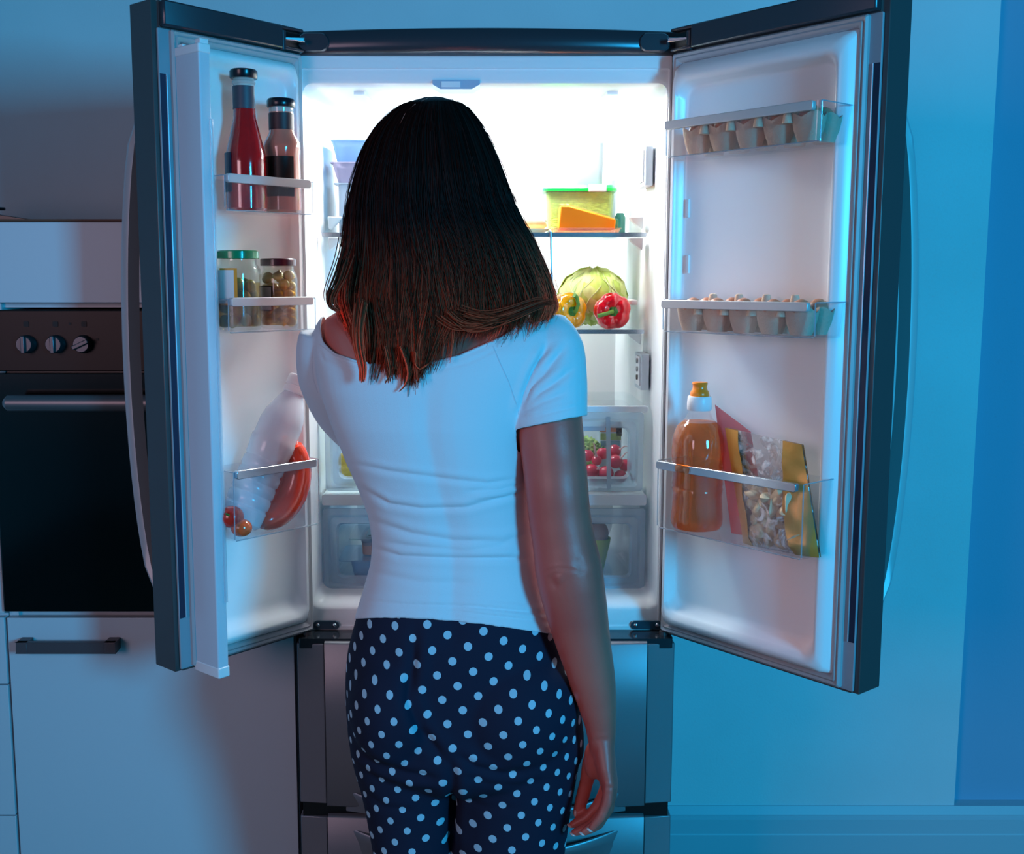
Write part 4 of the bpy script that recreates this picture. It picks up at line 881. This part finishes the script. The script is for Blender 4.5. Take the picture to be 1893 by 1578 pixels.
# right hand: palm, four fingers, thumb
Hd = MB()
def flat(mb, P, W, Tk, side, n=20):
    R = []
    for p, w_, t_ in zip(P, W, Tk):
        p = Vector(p); R.append([tuple(p+side[0]*(w_*cos(2*pi*j/n))+side[1]*(t_*sin(2*pi*j/n))) for j in range(n)])
    mb.loft(R)
dY = Vector((0, 1, 0)); dX = Vector((1, 0, -.15)).normalized()
flat(bm_, [px(1112, 1350, 1.5820), px(1115, 1375, 1.5800), px(1118, 1410, 1.5770), px(1124, 1440, 1.5750), px(1126, 1466, 1.5730)], [.020, .026, .034, .0375, .034], [.0190, .0175, .0170, .0150, .0105], (dY, dX))
FIN = [((1126, 1452, 1.5430), (1123, 1482, 1.5390), (1112, 1508, 1.5370), (1094, 1530, 1.5370), .0080),
       ((1130, 1458, 1.5640), (1124, 1494, 1.5610), (1106, 1522, 1.5590), (1080, 1537, 1.5580), .0086),
       ((1128, 1458, 1.5850), (1118, 1496, 1.5830), (1096, 1524, 1.5820), (1063, 1538, 1.5810), .0088),
       ((1122, 1450, 1.6050), (1106, 1488, 1.6050), (1084, 1512, 1.6050), (1058, 1524, 1.6050), .0085)]
for a, b_, c_, d_2, r in FIN:
    P = [px(*q) for q in (a, b_, c_, d_2)]
    Q = [P[0], P[0].lerp(P[1], .5), P[1], P[1].lerp(P[2], .5), P[2], P[2].lerp(P[3], .5), P[3]]
    bm_.tube(Q, [r*1.15, r*1.05, r*1.12, r*.98, r*1.03, r*.93, r*.72], 14); bm_.ell(P[3], (r*.74,)*3, 12, 8)
TH_ = [px(1104, 1382, 1.5920), px(1092, 1412, 1.6090), px(1084, 1446, 1.6190), px(1076, 1476, 1.6210), px(1068, 1502, 1.6190)]
bm_.tube(TH_, [.016, .0135, .0108, .0108, .0080], 14); bm_.ell(TH_[-1], (.0080,)*3, 12, 8)
bm_.ell(px(1096, 1405, 1.5920), (.014, .020, .030), 16, 12)
# left hand resting at the chest, in front of her
lh = px(795, 680, 1.83); bm_.ell(lh+Vector((.012, 0, .012)), (.022, .018, .034), 16, 12)
for i in range(4):
    b0 = lh+Vector((.002+.0175*i-.012, .006, .040)); bm_.tube([b0, b0+Vector((.010, .006, .030)), b0+Vector((.018, -.006, .050)), b0+Vector((.020, -.022, .056))], [.0085, .008, .0075, .006], 12)
bm_.tube([lh+Vector((.02, -.006, 0)), lh+Vector((.044, -.012, .018)), lh+Vector((.052, -.012, .044))], [.012, .010, .0075], 12)
body_me = remeshed(bm_, .0030, 5, .5, 'body')
skin = bpy.data.materials.new('skin'); skin.use_nodes = True; nt = skin.node_tree; bs = nt.nodes['Principled BSDF']
bs.inputs['Base Color'].default_value = lin((206, 142, 122)); bs.inputs['Roughness'].default_value = .46
bs.inputs['Subsurface Weight'].default_value = .12; bs.inputs['Subsurface Radius'].default_value = (1, .35, .2); bs.inputs['Subsurface Scale'].default_value = .012
tc = nt.nodes.new('ShaderNodeTexCoord'); n1 = nt.nodes.new('ShaderNodeTexNoise'); n1.inputs['Scale'].default_value = 7; n1.inputs['Detail'].default_value = 5; nt.links.new(tc.outputs['Object'], n1.inputs['Vector'])
rp = nt.nodes.new('ShaderNodeValToRGB'); rp.color_ramp.elements[0].position = .35; rp.color_ramp.elements[1].position = .65
rp.color_ramp.elements[0].color = lin((196, 92, 80)); rp.color_ramp.elements[1].color = lin((210, 108, 92)); nt.links.new(n1.outputs[0], rp.inputs[0]); nt.links.new(rp.outputs[0], bs.inputs['Base Color'])
n2 = nt.nodes.new('ShaderNodeTexNoise'); n2.inputs['Scale'].default_value = 420; nt.links.new(tc.outputs['Object'], n2.inputs['Vector'])
bp = nt.nodes.new('ShaderNodeBump'); bp.inputs['Strength'].default_value = .12; bp.inputs['Distance'].default_value = .001; nt.links.new(n2.outputs[0], bp.inputs['Height']); nt.links.new(bp.outputs[0], bs.inputs['Normal'])

def warp_px(me, folds, zmin=-9, off=None, back=1.69):
    """press creases into a surface: folds = [(polyline in photo pixels, depth, width px)]"""
    n = len(me.vertices); co = np.empty(n*3); me.vertices.foreach_get('co', co); co = co.reshape(-1, 3)
    nr = np.empty(n*3); me.vertices.foreach_get('normal', nr); nr = nr.reshape(-1, 3)
    z = co[:, 2]-EYE; d = co[:, 1]*CT-z*ST; U = CX+FPX*co[:, 0]/d; V = CY-FPX*(co[:, 1]*ST+z*CT)/d
    facing = np.clip((-nr[:, 1]-.02)*3, 0, 1)*(co[:, 1] < back)
    disp = np.zeros(n)
    for poly, amp, wd in folds:
        P = np.array(poly, float); best = np.full(n, 1e9); sg = np.zeros(n); tpar = np.zeros(n); tot = sum(np.hypot(*(P[i+1]-P[i])) for i in range(len(P)-1)); acc = 0
        for i in range(len(P)-1):
            a, b_ = P[i], P[i+1]; ab = b_-a; L2 = ab@ab; t = ((U-a[0])*ab[0]+(V-a[1])*ab[1])/L2; tcl = np.clip(t, 0, 1)
            qx, qy = U-(a[0]+tcl*ab[0]), V-(a[1]+tcl*ab[1]); dd = np.hypot(qx, qy); cr = np.sign(ab[0]*qy-ab[1]*qx)
            m = dd < best; best[m] = dd[m]; sg[m] = cr[m]; tpar[m] = (acc+tcl[m]*sqrt(L2))/tot; acc += sqrt(L2)
        taper = np.clip(np.minimum(tpar, 1-tpar)*5+.15, 0, 1); s_ = best*sg
        disp += amp*taper*(-np.exp(-(s_/wd)**2)+.75*np.exp(-((s_+1.9*wd)/(1.3*wd))**2)+.35*np.exp(-((s_-2.2*wd)/(1.5*wd))**2))
    co += nr*(disp*facing)[:, None]; me.vertices.foreach_set('co', co.reshape(-1)); me.update()
warp_px(body_me, [([(1005, 1058), (1020, 1052), (1045, 1050), (1070, 1056)], .0007, 3), ([(1012, 1068), (1024, 1060), (1040, 1059)], .0007, 3), ([(1018, 1064), (1022, 1078), (1032, 1086)], .0016, 7), ([(1066, 1030), (1075, 1050), (1076, 1066)], .0008, 8), ([(1093, 1370), (1108, 1366), (1122, 1367)], .0008, 3)], back=1.75)
pers = empty('person', (0, 1.65, 0), label='person with long brown hair in pale off-shoulder top and dotted trousers, seen from behind', cat='person')
def link_me(name, me, m, parent, ang=None, **kw):
    me.name = name; me.materials.clear(); me.materials.append(m); o = bpy.data.objects.new(name, me); COL.objects.link(o)
    for p in me.polygons: p.use_smooth = True
    o.parent = parent; off = ORG[parent.name]; me.transform(Matrix.Translation([-x for x in off])); ORG[o.name] = off; return tag(o, **kw)
body = link_me('body', body_me, skin, pers)
nailm = mat('nail', (226, 186, 180), .25, coat=.5)
for (u, v, Y) in ((1090, 1533.5, 1.5355), (1076, 1540.5, 1.5560), (1059, 1541.5, 1.5790), (1054, 1526, 1.6030)):
    MB().ell(px(u, v, Y), (.0055, .0042, .0022), 12, 8, Matrix.Rotation(radians(28), 4, 'Y')).build('fingernail', nailm, body)
MB().ell(px(1064, 1503, 1.6150), (.0030, .005, .0062), 12, 8).build('fingernail', nailm, body)
eyem = mat('eye_white', (235, 235, 232), .1); 
for sx in (-1, 1):
    e = MB().ell(hc+Vector((sx*.031, .079, .004)), (.0125, .0125, .0115), 18, 12).build('eye', eyem, body)
    MB().ell(hc+Vector((sx*.031, .0895, .004)), (.0052, .003, .0052), 12, 8).build('iris', mat('iris', (60, 38, 24), .1), body)
MB().ell(hc+Vector((0, .0975, -.0625)), (.020, .005, .0075), 16, 8).build('lips', mat('lips', (176, 84, 84), .4), body)

# ---- shirt
def cut(me, drop):
    bm = bmesh.new(); bm.from_mesh(me); bm.normal_update()
    dele = [f for f in bm.faces if drop(f.calc_center_median())]
    bmesh.ops.delete(bm, geom=dele, context='FACES')
    seen = set(); comps = []
    for v in bm.verts:
        if v.index in seen: continue
        st = [v]; seen.add(v.index); c_ = []
        while st:
            q = st.pop(); c_.append(q)
            for e in q.link_edges:
                o = e.other_vert(q)
                if o.index not in seen: seen.add(o.index); st.append(o)
        comps.append(c_)
    comps.sort(key=len, reverse=True)
    for c_ in comps[1:]: bmesh.ops.delete(bm, geom=c_, context='VERTS')
    # smooth the cut edges
    bd = [v for v in bm.verts if v.is_boundary]
    for _ in range(12):
        new = {}
        for v in bd:
            ns = [e.other_vert(v).co for e in v.link_edges if e.is_boundary]
            if len(ns) == 2: new[v] = v.co*.4+(ns[0]+ns[1])*.3
        for v, c2 in new.items(): v.co = c2
    bm.to_mesh(me); bm.free(); me.update()
sh = MB(); torso(sh, .0055, 540, 1200)
limb(sh, ARM_R[:5], .0062); limb(sh, ARM_L[:5], .0055)
sh_me = remeshed(sh, .0030, 5, .5, 'shirt')
NK = [(560, 300), (584, 560), (587, 605), (595, 632), (620, 652), (655, 664), (700, 672), (780, 672), (850, 655), (930, 620), (975, 588), (1004, 566), (1012, 500), (1100, 300)]
HM = [(600, 1150), (665, 1143), (720, 1141), (800, 1143), (900, 1154), (960, 1163), (1018, 1171), (1100, 1175)]
def neck_drop(c):
    u, v = proj(c.x, min(c.y, 1.60), c.z) if c.y < 1.65 else proj(c.x, 1.60, c.z)
    if v < np.interp(u, *zip(*NK)): return True
    if c.x < .12 and v > np.interp(u, *zip(*HM)): return True
    return False
def near_arm(c, v):
    q = px(np.interp(v, [a[1] for a in ARM_R], [a[0] for a in ARM_R]), v, float(np.interp(v, [a[1] for a in ARM_R], [a[2] for a in ARM_R])))
    return sqrt((c.x-q.x)**2+(c.y-q.y)**2) < .064
pS0, pS1 = px(957, 792, 1.60), px(1076, 768, 1.64)
def shirt_drop(c):
    u, v = proj(c.x, c.y, c.z); ub, vb = proj(c.x, 1.59, c.z)
    if vb < np.interp(ub, *zip(*NK)): return True
    if v > np.interp(u, *zip(*HM)): return True
    # right sleeve end
    if u > 953 and 836 > v > np.interp(u, (953, 1076, 1090), (793, 768, 766)) and near_arm(c, v): return True
    # left sleeve end
    if c.y > 1.755 and u < 700: return True
    return False
cut(sh_me, shirt_drop)
FS = [([(655, 856), (720, 870), (800, 881), (900, 893), (968, 884)], .0022, 5), ([(668, 900), (720, 930), (780, 939), (860, 937), (968, 910)], .0026, 5), ([(860, 905), (920, 905), (968, 893)], .0016, 4), ([(870, 925), (930, 918), (972, 906)], .0016, 4),
      ([(690, 962), (760, 985), (840, 999), (930, 1000), (980, 985)], .0024, 6), ([(693, 1012), (740, 1027), (840, 1031), (985, 1031)], .0034, 5), ([(700, 1000), (760, 1008), (860, 1018), (980, 1000)], .0014, 5), ([(690, 1058), (780, 1076), (880, 1078)], .0014, 7),
      ([(668, 1112), (760, 1117), (880, 1122), (1008, 1134)], .0026, 4), ([(670, 1124), (740, 1124), (860, 1132), (1012, 1150)], .0022, 4), ([(668, 1136), (720, 1131), (800, 1134), (900, 1146), (1000, 1158)], .0012, 3),
      ([(957, 765), (968, 725), (985, 685), (1012, 640)], .0042, 6), ([(962, 762), (985, 718), (1015, 680), (1045, 640)], .0034, 6), ([(964, 764), (1000, 725), (1035, 700), (1060, 680)], .0030, 6), ([(965, 766), (1005, 742), (1045, 725)], .0020, 5), ([(968, 752), (996, 690), (1030, 655)], .0018, 4),
      ([(960, 773), (1000, 767), (1074, 748)], .0012, 2.5), ([(590, 640), (600, 665), (640, 680), (700, 688)], .0007, 3), ([(700, 688), (790, 688), (860, 672), (940, 636)], .0007, 3)]
warp_px(sh_me, FS)
def fabric(name, rgb, sc=900):
    m = mat(name, rgb, .85, bump=.25, bscale=sc, spec=.25); m.node_tree.nodes['Principled BSDF'].inputs['Sheen Weight'].default_value = .25; return m
shirt = link_me('shirt', sh_me, fabric('shirt_jersey', (222, 226, 232)), pers, label='pale off-shoulder short-sleeved jersey top')
sd = shirt.modifiers.new('th', 'SOLIDIFY'); sd.thickness = .0018; sd.offset = 1
# seams and neck band snapped onto the cloth
bm = bmesh.new(); bm.from_mesh(shirt.data); bm.transform(Matrix.Translation(ORG['person'])); bvh = BVHTree.FromBMesh(bm); bm.free()
def seam(name, poly, r, m, par, lift=.0015, sub=8):
    P = []; o = Vector((0, 0, EYE)); poly = [Vector(p) for p in poly]
    for i in range(len(poly)-1):
        for k in range(sub+(i == len(poly)-2)):
            q = poly[i].lerp(poly[i+1], k/sub); d = (at(q.x, q.y, 1.6)-o).normalized(); hit = bvh.ray_cast(o, d)
            if hit[0]: P.append(hit[0]-d*lift)
    if len(P) > 2: MB().tube(P, r, 6).build(name, m, par)
seamm = fabric('seam_thread', (206, 212, 222))
seam('raglan_seam', [(911, 640), (926, 675), (940, 705), (952, 740), (960, 766)], .0012, seamm, shirt, .0012)
seam('raglan_seam', [(581, 640), (577, 665), (580, 700), (588, 725)], .0012, seamm, shirt, .0012)
seam('neck_band', [(594, 636), (620, 656), (655, 668), (700, 676), (780, 676), (850, 659), (930, 624), (974, 593), (1003, 571)], .0026, fabric('shirt_jersey', (0, 0, 0)), shirt, .0006)

# ---- trousers with printed dots
tr_ = MB(); torso(tr_, .0035, 1085, 1440); legs(tr_, .004)
tr_me = remeshed(tr_, .0036, 22, .5, 'trousers')
def tr_drop(c):
    u, v = proj(c.x, c.y, c.z); return v < np.interp(u, (600, 665, 800, 1020, 1100), (1130, 1128, 1130, 1150, 1155)) or c.z < .10
cut(tr_me, tr_drop)
FT = [([(768, 1160), (762, 1230), (755, 1290), (775, 1345), (812, 1392), (834, 1420)], .0055, 10), ([(836, 1400), (836, 1470), (834, 1578)], .006, 10), ([(648, 1375), (690, 1408), (750, 1428), (815, 1438)], .0034, 8), ([(655, 1408), (700, 1438), (760, 1458), (820, 1462)], .0026, 7),
      ([(842, 1392), (880, 1418), (930, 1430), (975, 1424)], .0040, 8), ([(846, 1425), (900, 1446), (960, 1450), (1010, 1438)], .0022, 7), ([(662, 1455), (710, 1490), (770, 1500)], .0018, 7), ([(850, 1470), (900, 1492), (960, 1492)], .0014, 7)]
warp_px(tr_me, FT)
uvl = tr_me.uv_layers.new(name='cloth'); n = len(tr_me.vertices); co = np.empty(n*3); tr_me.vertices.foreach_get('co', co); co = co.reshape(-1, 3)
cxc, Rr = px(862, 1300, 1.65).x, .185
tt_ = np.clip((co[:, 0]-cxc)/Rr, -.999, .999); uu = np.arcsin(tt_)*Rr; uu = np.where(co[:, 1] > 1.655, pi*Rr-uu, uu)
uvv = np.stack([uu, co[:, 2]], 1); li = np.empty(len(tr_me.loops), int); tr_me.loops.foreach_get('vertex_index', li); uvl.data.foreach_set('uv', uvv[li].reshape(-1))
dot = bpy.data.materials.new('dotted_cotton'); dot.use_nodes = True; nt = dot.node_tree; bs = nt.nodes['Principled BSDF']; bs.inputs['Roughness'].default_value = .85; bs.inputs['Specular IOR Level'].default_value = .2
uvn = nt.nodes.new('ShaderNodeUVMap'); uvn.uv_map = 'cloth'
A = np.array([[.0297, -.0223], [-.0152, -.0206]]); Ai = np.linalg.inv(A)
def dotn(vec):
    d = nt.nodes.new('ShaderNodeVectorMath'); d.operation = 'DOT_PRODUCT'; d.inputs[1].default_value = (*vec, 0); return d
def mth(op, a=None, b_=None):
    d = nt.nodes.new('ShaderNodeMath'); d.operation = op
    for i, x in enumerate((a, b_)):
        if x is None: continue
        if isinstance(x, (int, float)): d.inputs[i].default_value = x
        else: nt.links.new(x, d.inputs[i])
    return d.outputs[0]
d1_, d2_ = dotn(Ai[0]), dotn(Ai[1])
nt.links.new(uvn.outputs[0], d1_.inputs[0]); nt.links.new(uvn.outputs[0], d2_.inputs[0])
f1, f2 = (mth('SUBTRACT', mth('FRACT', d.outputs['Value']), .5) for d in (d1_, d2_))
xx = mth('ADD', mth('MULTIPLY', f1, A[0, 0]), mth('MULTIPLY', f2, A[0, 1])); yy = mth('ADD', mth('MULTIPLY', f1, A[1, 0]), mth('MULTIPLY', f2, A[1, 1]))
dist = mth('SQRT', mth('ADD', mth('MULTIPLY', xx, xx), mth('MULTIPLY', yy, yy))); msk = mth('LESS_THAN', dist, .0060)
mx = nt.nodes.new('ShaderNodeMix'); mx.data_type = 'RGBA'; nt.links.new(msk, mx.inputs[0]); mx.inputs[6].default_value = lin((30, 32, 52)); mx.inputs[7].default_value = lin((172, 200, 214)); nt.links.new(mx.outputs[2], bs.inputs['Base Color'])
n2 = nt.nodes.new('ShaderNodeTexNoise'); n2.inputs['Scale'].default_value = 900; bp = nt.nodes.new('ShaderNodeBump'); bp.inputs['Strength'].default_value = .2; bp.inputs['Distance'].default_value = .001; nt.links.new(n2.outputs[0], bp.inputs['Height']); nt.links.new(bp.outputs[0], bs.inputs['Normal'])
trs = link_me('trousers', tr_me, dot, pers, label='dark navy trousers printed with pale round dots')
sd = trs.modifiers.new('th', 'SOLIDIFY'); sd.thickness = .0015; sd.offset = 1

# ---- hair
HV = np.array([(181, 788, 812), (184, 773, 828), (187, 763, 840), (193, 750, 853), (200, 738, 862), (219, 716, 877), (241, 697, 892), (270, 680, 906), (305, 667, 921), (345, 655, 935), (380, 649, 946), (410, 645, 960), (450, 642, 983), (483, 641, 997), (513, 636, 1010), (546, 630, 1020), (568, 631, 1024), (600, 640, 1010), (640, 648, 985), (680, 656, 960), (740, 664, 940)])
def hair_sec(v):
    ul, ur = np.interp(v, HV[:, 0], HV[:, 1]), np.interp(v, HV[:, 0], HV[:, 2])
    yb = np.interp(v, (181, 186, 195, 215, 250, 320, 420, 520, 590, 640, 740), (1.655, 1.612, 1.590, 1.572, 1.553, 1.540, 1.537, 1.541, 1.545, 1.536, 1.532))
    yf = np.interp(v, (181, 195, 215, 260, 340, 740), (1.670, 1.725, 1.748, 1.765, 1.765, 1.755))
    return ul, ur, yb, yf
def hair_pt(v, ph, k=1.0):
    """ph: 0 = right side, -90 deg = towards the room, -180 = left side"""
    ul, ur, yb, yf = hair_sec(v); ym = yb*.62+yf*.38
    a, b_ = at(ul, v, ym), at(ur, v, ym); cx, rx = (a.x+b_.x)/2, (b_.x-a.x)/2; c_, s_ = cos(ph), sin(ph)
    ry = (ym-yb) if s_ < 0 else (yf-ym)
    sx = abs(c_)**.92*(1 if c_ > 0 else -1)
    return Vector((cx+rx*k*sx, ym+ry*k*abs(s_)**.92*(1 if s_ > 0 else -1), a.z))
def tip_v(ph):
    s_ = cos(ph); u = 815+185*s_   # across the back
    if sin(ph) > .25: return 560
    return float(np.interp(u, (628, 640, 660, 690, 760, 800, 822, 850, 900, 940, 1000), (588, 600, 655, 676, 674, 668, 618, 590, 602, 586, 572)))
g = MB(); R = []; nph = 90
phs = [radians(-212+ (212+32)*j/nph) for j in range(nph+1)]
for i in range(46):
    row = []
    for ph in phs:
        tv = tip_v(ph)-22; v = 183+(tv-183)*(i/45)**1.15; row.append(tuple(hair_pt(v, ph, .955)))
    R.append(row)
g.loft(R, closed=False)
top = MB()
def hair_mat():
    m = bpy.data.materials.new('brown_hair'); m.use_nodes = True; nt = m.node_tree; nt.nodes.clear(); out = nt.nodes.new('ShaderNodeOutputMaterial')
    tc = nt.nodes.new('ShaderNodeTexCoord'); sp = nt.nodes.new('ShaderNodeSeparateXYZ'); nt.links.new(tc.outputs['Object'], sp.inputs[0])
    mr = nt.nodes.new('ShaderNodeMapRange'); z0, z1 = px(800, 400, 1.55).z, px(800, 690, 1.55).z
    mr.inputs[1].default_value = z0; mr.inputs[2].default_value = z1; nt.links.new(sp.outputs[2], mr.inputs[0])
    cr = nt.nodes.new('ShaderNodeValToRGB'); cr.color_ramp.elements[0].color = lin((46, 26, 24)); cr.color_ramp.elements[1].color = lin((178, 86, 56)); nt.links.new(mr.outputs[0], cr.inputs[0]); at_ = nt.nodes.new('ShaderNodeAttribute'); at_.attribute_name = 'tone'; vm = nt.nodes.new('ShaderNodeVectorMath'); vm.operation = 'SCALE'; nt.links.new(cr.outputs[0], vm.inputs[0]); nt.links.new(at_.outputs['Fac'], vm.inputs['Scale'])
    pb = nt.nodes.new('ShaderNodeBsdfPrincipled'); pb.inputs['Roughness'].default_value = .42; pb.inputs['Specular IOR Level'].default_value = .12; nt.links.new(vm.outputs[0], pb.inputs['Base Color'])
    tl = nt.nodes.new('ShaderNodeBsdfTranslucent'); hs = nt.nodes.new('ShaderNodeHueSaturation'); hs.inputs['Saturation'].default_value = .82; hs.inputs['Value'].default_value = 3.0; nt.links.new(vm.outputs[0], hs.inputs['Color']); nt.links.new(hs.outputs[0], tl.inputs[0])
    ms = nt.nodes.new('ShaderNodeMixShader'); ms.inputs[0].default_value = .45; nt.links.new(pb.outputs[0], ms.inputs[1]); nt.links.new(tl.outputs[0], ms.inputs[2]); nt.links.new(ms.outputs[0], out.inputs[0]); return m
hm = hair_mat()
hair = g.build('hair', mat('hair_base', (34, 20, 18), .6), pers, ang=0, label='long brown hair with lighter auburn ends')
for p in hair.data.polygons: p.use_smooth = True
sd = hair.modifiers.new('th', 'SOLIDIFY'); sd.thickness = .004; sd.offset = -1
# strands in locks
V = []; Fc = []; NS = 20
TONE = []
def add_strand(P, r0, tone=None):
    if tone is None: tone = LT*R_.uniform(.75, 1.3)
    TONE.extend([tone]*(3*len(P)))
    P = np.array(P); n = len(P); t = np.gradient(P, axis=0); t /= np.linalg.norm(t, axis=1)[:, None]+1e-9
    up = np.cross(t, np.array([.3, 1, .2])); up /= np.linalg.norm(up, axis=1)[:, None]+1e-9; sd_ = np.cross(t, up)
    r = r0*np.sqrt(np.clip(1-np.linspace(0, 1, n)**4*.92, .02, 1)); b0 = len(V)
    for k in range(3):
        a = 2*pi*k/3; V.extend(map(tuple, P+(up*cos(a)+sd_*sin(a))*r[:, None]))
    for i in range(n-1):
        for k in range(3):
            k2 = (k+1) % 3; Fc.append((b0+k*n+i, b0+k2*n+i, b0+k2*n+i+1, b0+k*n+i+1))
R_ = random.Random(5); LT = 1.0
def lock(ph0, ns, spread, tipadd, wave, kout, rad=.0009, curl=0, start=0):
    global LT; LT = R_.choice((.45, .7, .9, 1.1, 1.5)); ph_t = ph0+R_.gauss(0, .05); w1, w2 = R_.uniform(0, 6), R_.uniform(0, 6); f1_ = R_.uniform(1.5, 3)
    for s in range(ns):
        a = R_.gauss(0, spread); kk = kout+R_.uniform(-.035, .025); tv = tip_v(ph0)+tipadd+R_.gauss(0, 7); P = []; da = R_.gauss(0, .012)
        st = start+R_.uniform(0, .06) if start else 0
        for i in range(NS):
            t = st+(1-st)*i/(NS-1); v = 182.5+(tv-182.5)*t**1.12
            ph = ph0+a*(1-.55*t**2)+(ph_t-ph0)*t**2+wave*.06*t**2*sin(w1+f1_*6*t)+da*sin(w2+9*t)*t
            k = kk+.012*wave*t**2*sin(w2+f1_*5*t)
            p = hair_pt(v, ph, k)
            if curl: p = p+Vector((curl*.012*sin(8*t+w1)*max(0, t-.7)*3, -.006*max(0, t-.75)*4*abs(cos(9*t)), 0))
            P.append(tuple(p))
        add_strand(P, rad*R_.uniform(.7, 1.2))
for i in range(560):
    ph0 = radians(R_.uniform(-214, 34)); side = abs(cos(ph0))
    lock(ph0, 15, .05, R_.gauss(0, 13), .6+.7*R_.random(), R_.choice((.975, .99, 1.0, 1.008)))
for i in range(14):       # loose tips hanging over the neckline
    ph0 = radians(R_.choice((-128, -124, -118, -112, -107, -103, -98)))
    lock(ph0, 7, .015, R_.choice((6, 14, 22, 30)), 1, 1.01, curl=R_.choice((-1, 1)))
# the long pointed lock and the hooked lock
for pts, ns, r in (([(668, 560), (660, 610), (664, 650), (672, 680), (670, 704)], 60, 5), ([(742, 640), (752, 668), (757, 690), (750, 712), (738, 723)], 12, 1.4), ([(712, 640), (718, 665), (722, 690), (712, 708)], 10, 1.5), ([(768, 650), (766, 672), (776, 684), (792, 672)], 10, 1.2), ([(826, 585), (850, 605), (885, 606), (925, 592), (965, 568)], 26, 11), ([(860, 580), (900, 592), (950, 578), (1000, 556), (1018, 560)], 26, 12),
                   ([(642, 440), (632, 480), (615, 520), (606, 545), (608, 560)], 9, 9), ([(640, 480), (628, 520), (612, 545), (612, 566), (624, 574)], 26, 7)):
    P0 = np.array([tuple(px(u, v, 1.531 if u < 1000 and v > 575 else 1.545)) for u, v in pts]); tq = np.linspace(0, len(pts)-1, 16)
    C_ = np.stack([np.interp(tq, range(len(pts)), P0[:, k]) for k in range(3)], 1)
    for _ in range(3): C_[1:-1] = .25*C_[:-2]+.5*C_[1:-1]+.25*C_[2:]
    for s in range(ns):
        LT = R_.choice((.5, .9, 1.3, 1.7)); o_ = np.array([R_.gauss(0, r/1213), R_.gauss(0, .002), R_.gauss(0, r*.6/1213)])
        tw = 1-.55*np.linspace(0, 1, 16)[:, None]; add_strand(C_+o_*tw, .0008)
for i in range(110):      # outer strands at both sides, golden backlit rim put into their tone
    ph0 = radians(R_.choice((R_.uniform(-38, 12), R_.uniform(-28, 5), R_.uniform(-195, -150)))); t0_ = len(TONE)
    lock(ph0, 4, .03, R_.gauss(0, 10), 1.2, R_.uniform(1.0, 1.03), .0006, start=.45)
    TONE[t0_:] = [2.6]*(len(TONE)-t0_)
for i in range(130):      # flyaways
    ph0 = radians(R_.choice((R_.uniform(-210, -150), R_.uniform(-30, 30), R_.uniform(-200, 20)))); lock(ph0, 1, .04, R_.gauss(0, 20), 2.0, R_.uniform(1.02, 1.07), .00035, start=.02)
me = bpy.data.meshes.new('hair_strand'); Va = np.array(V)-np.array(ORG['person']); me.from_pydata(Va.tolist(), [], Fc); ta = me.attributes.new('tone', 'FLOAT', 'POINT'); ta.data.foreach_set('value', np.array(TONE, dtype=np.float32))
for p in me.polygons: p.use_smooth = True
me.materials.append(hm); o = bpy.data.objects.new('hair_strands', me); COL.objects.link(o); o.parent = hair; o['kind'] = 'stuff'; ORG[o.name] = ORG['person']

g = MB(); P = []
for v, ph in ((190, -100), (205, -112), (225, -117), (245, -117), (262, -113)): P.append(hair_pt(v, radians(ph), 1.006))
g.tube(P, [.0006, .0016, .0020, .0016, .0004], 8); g.build('hair_parting', mat('scalp', (170, 120, 108), .6), hair)
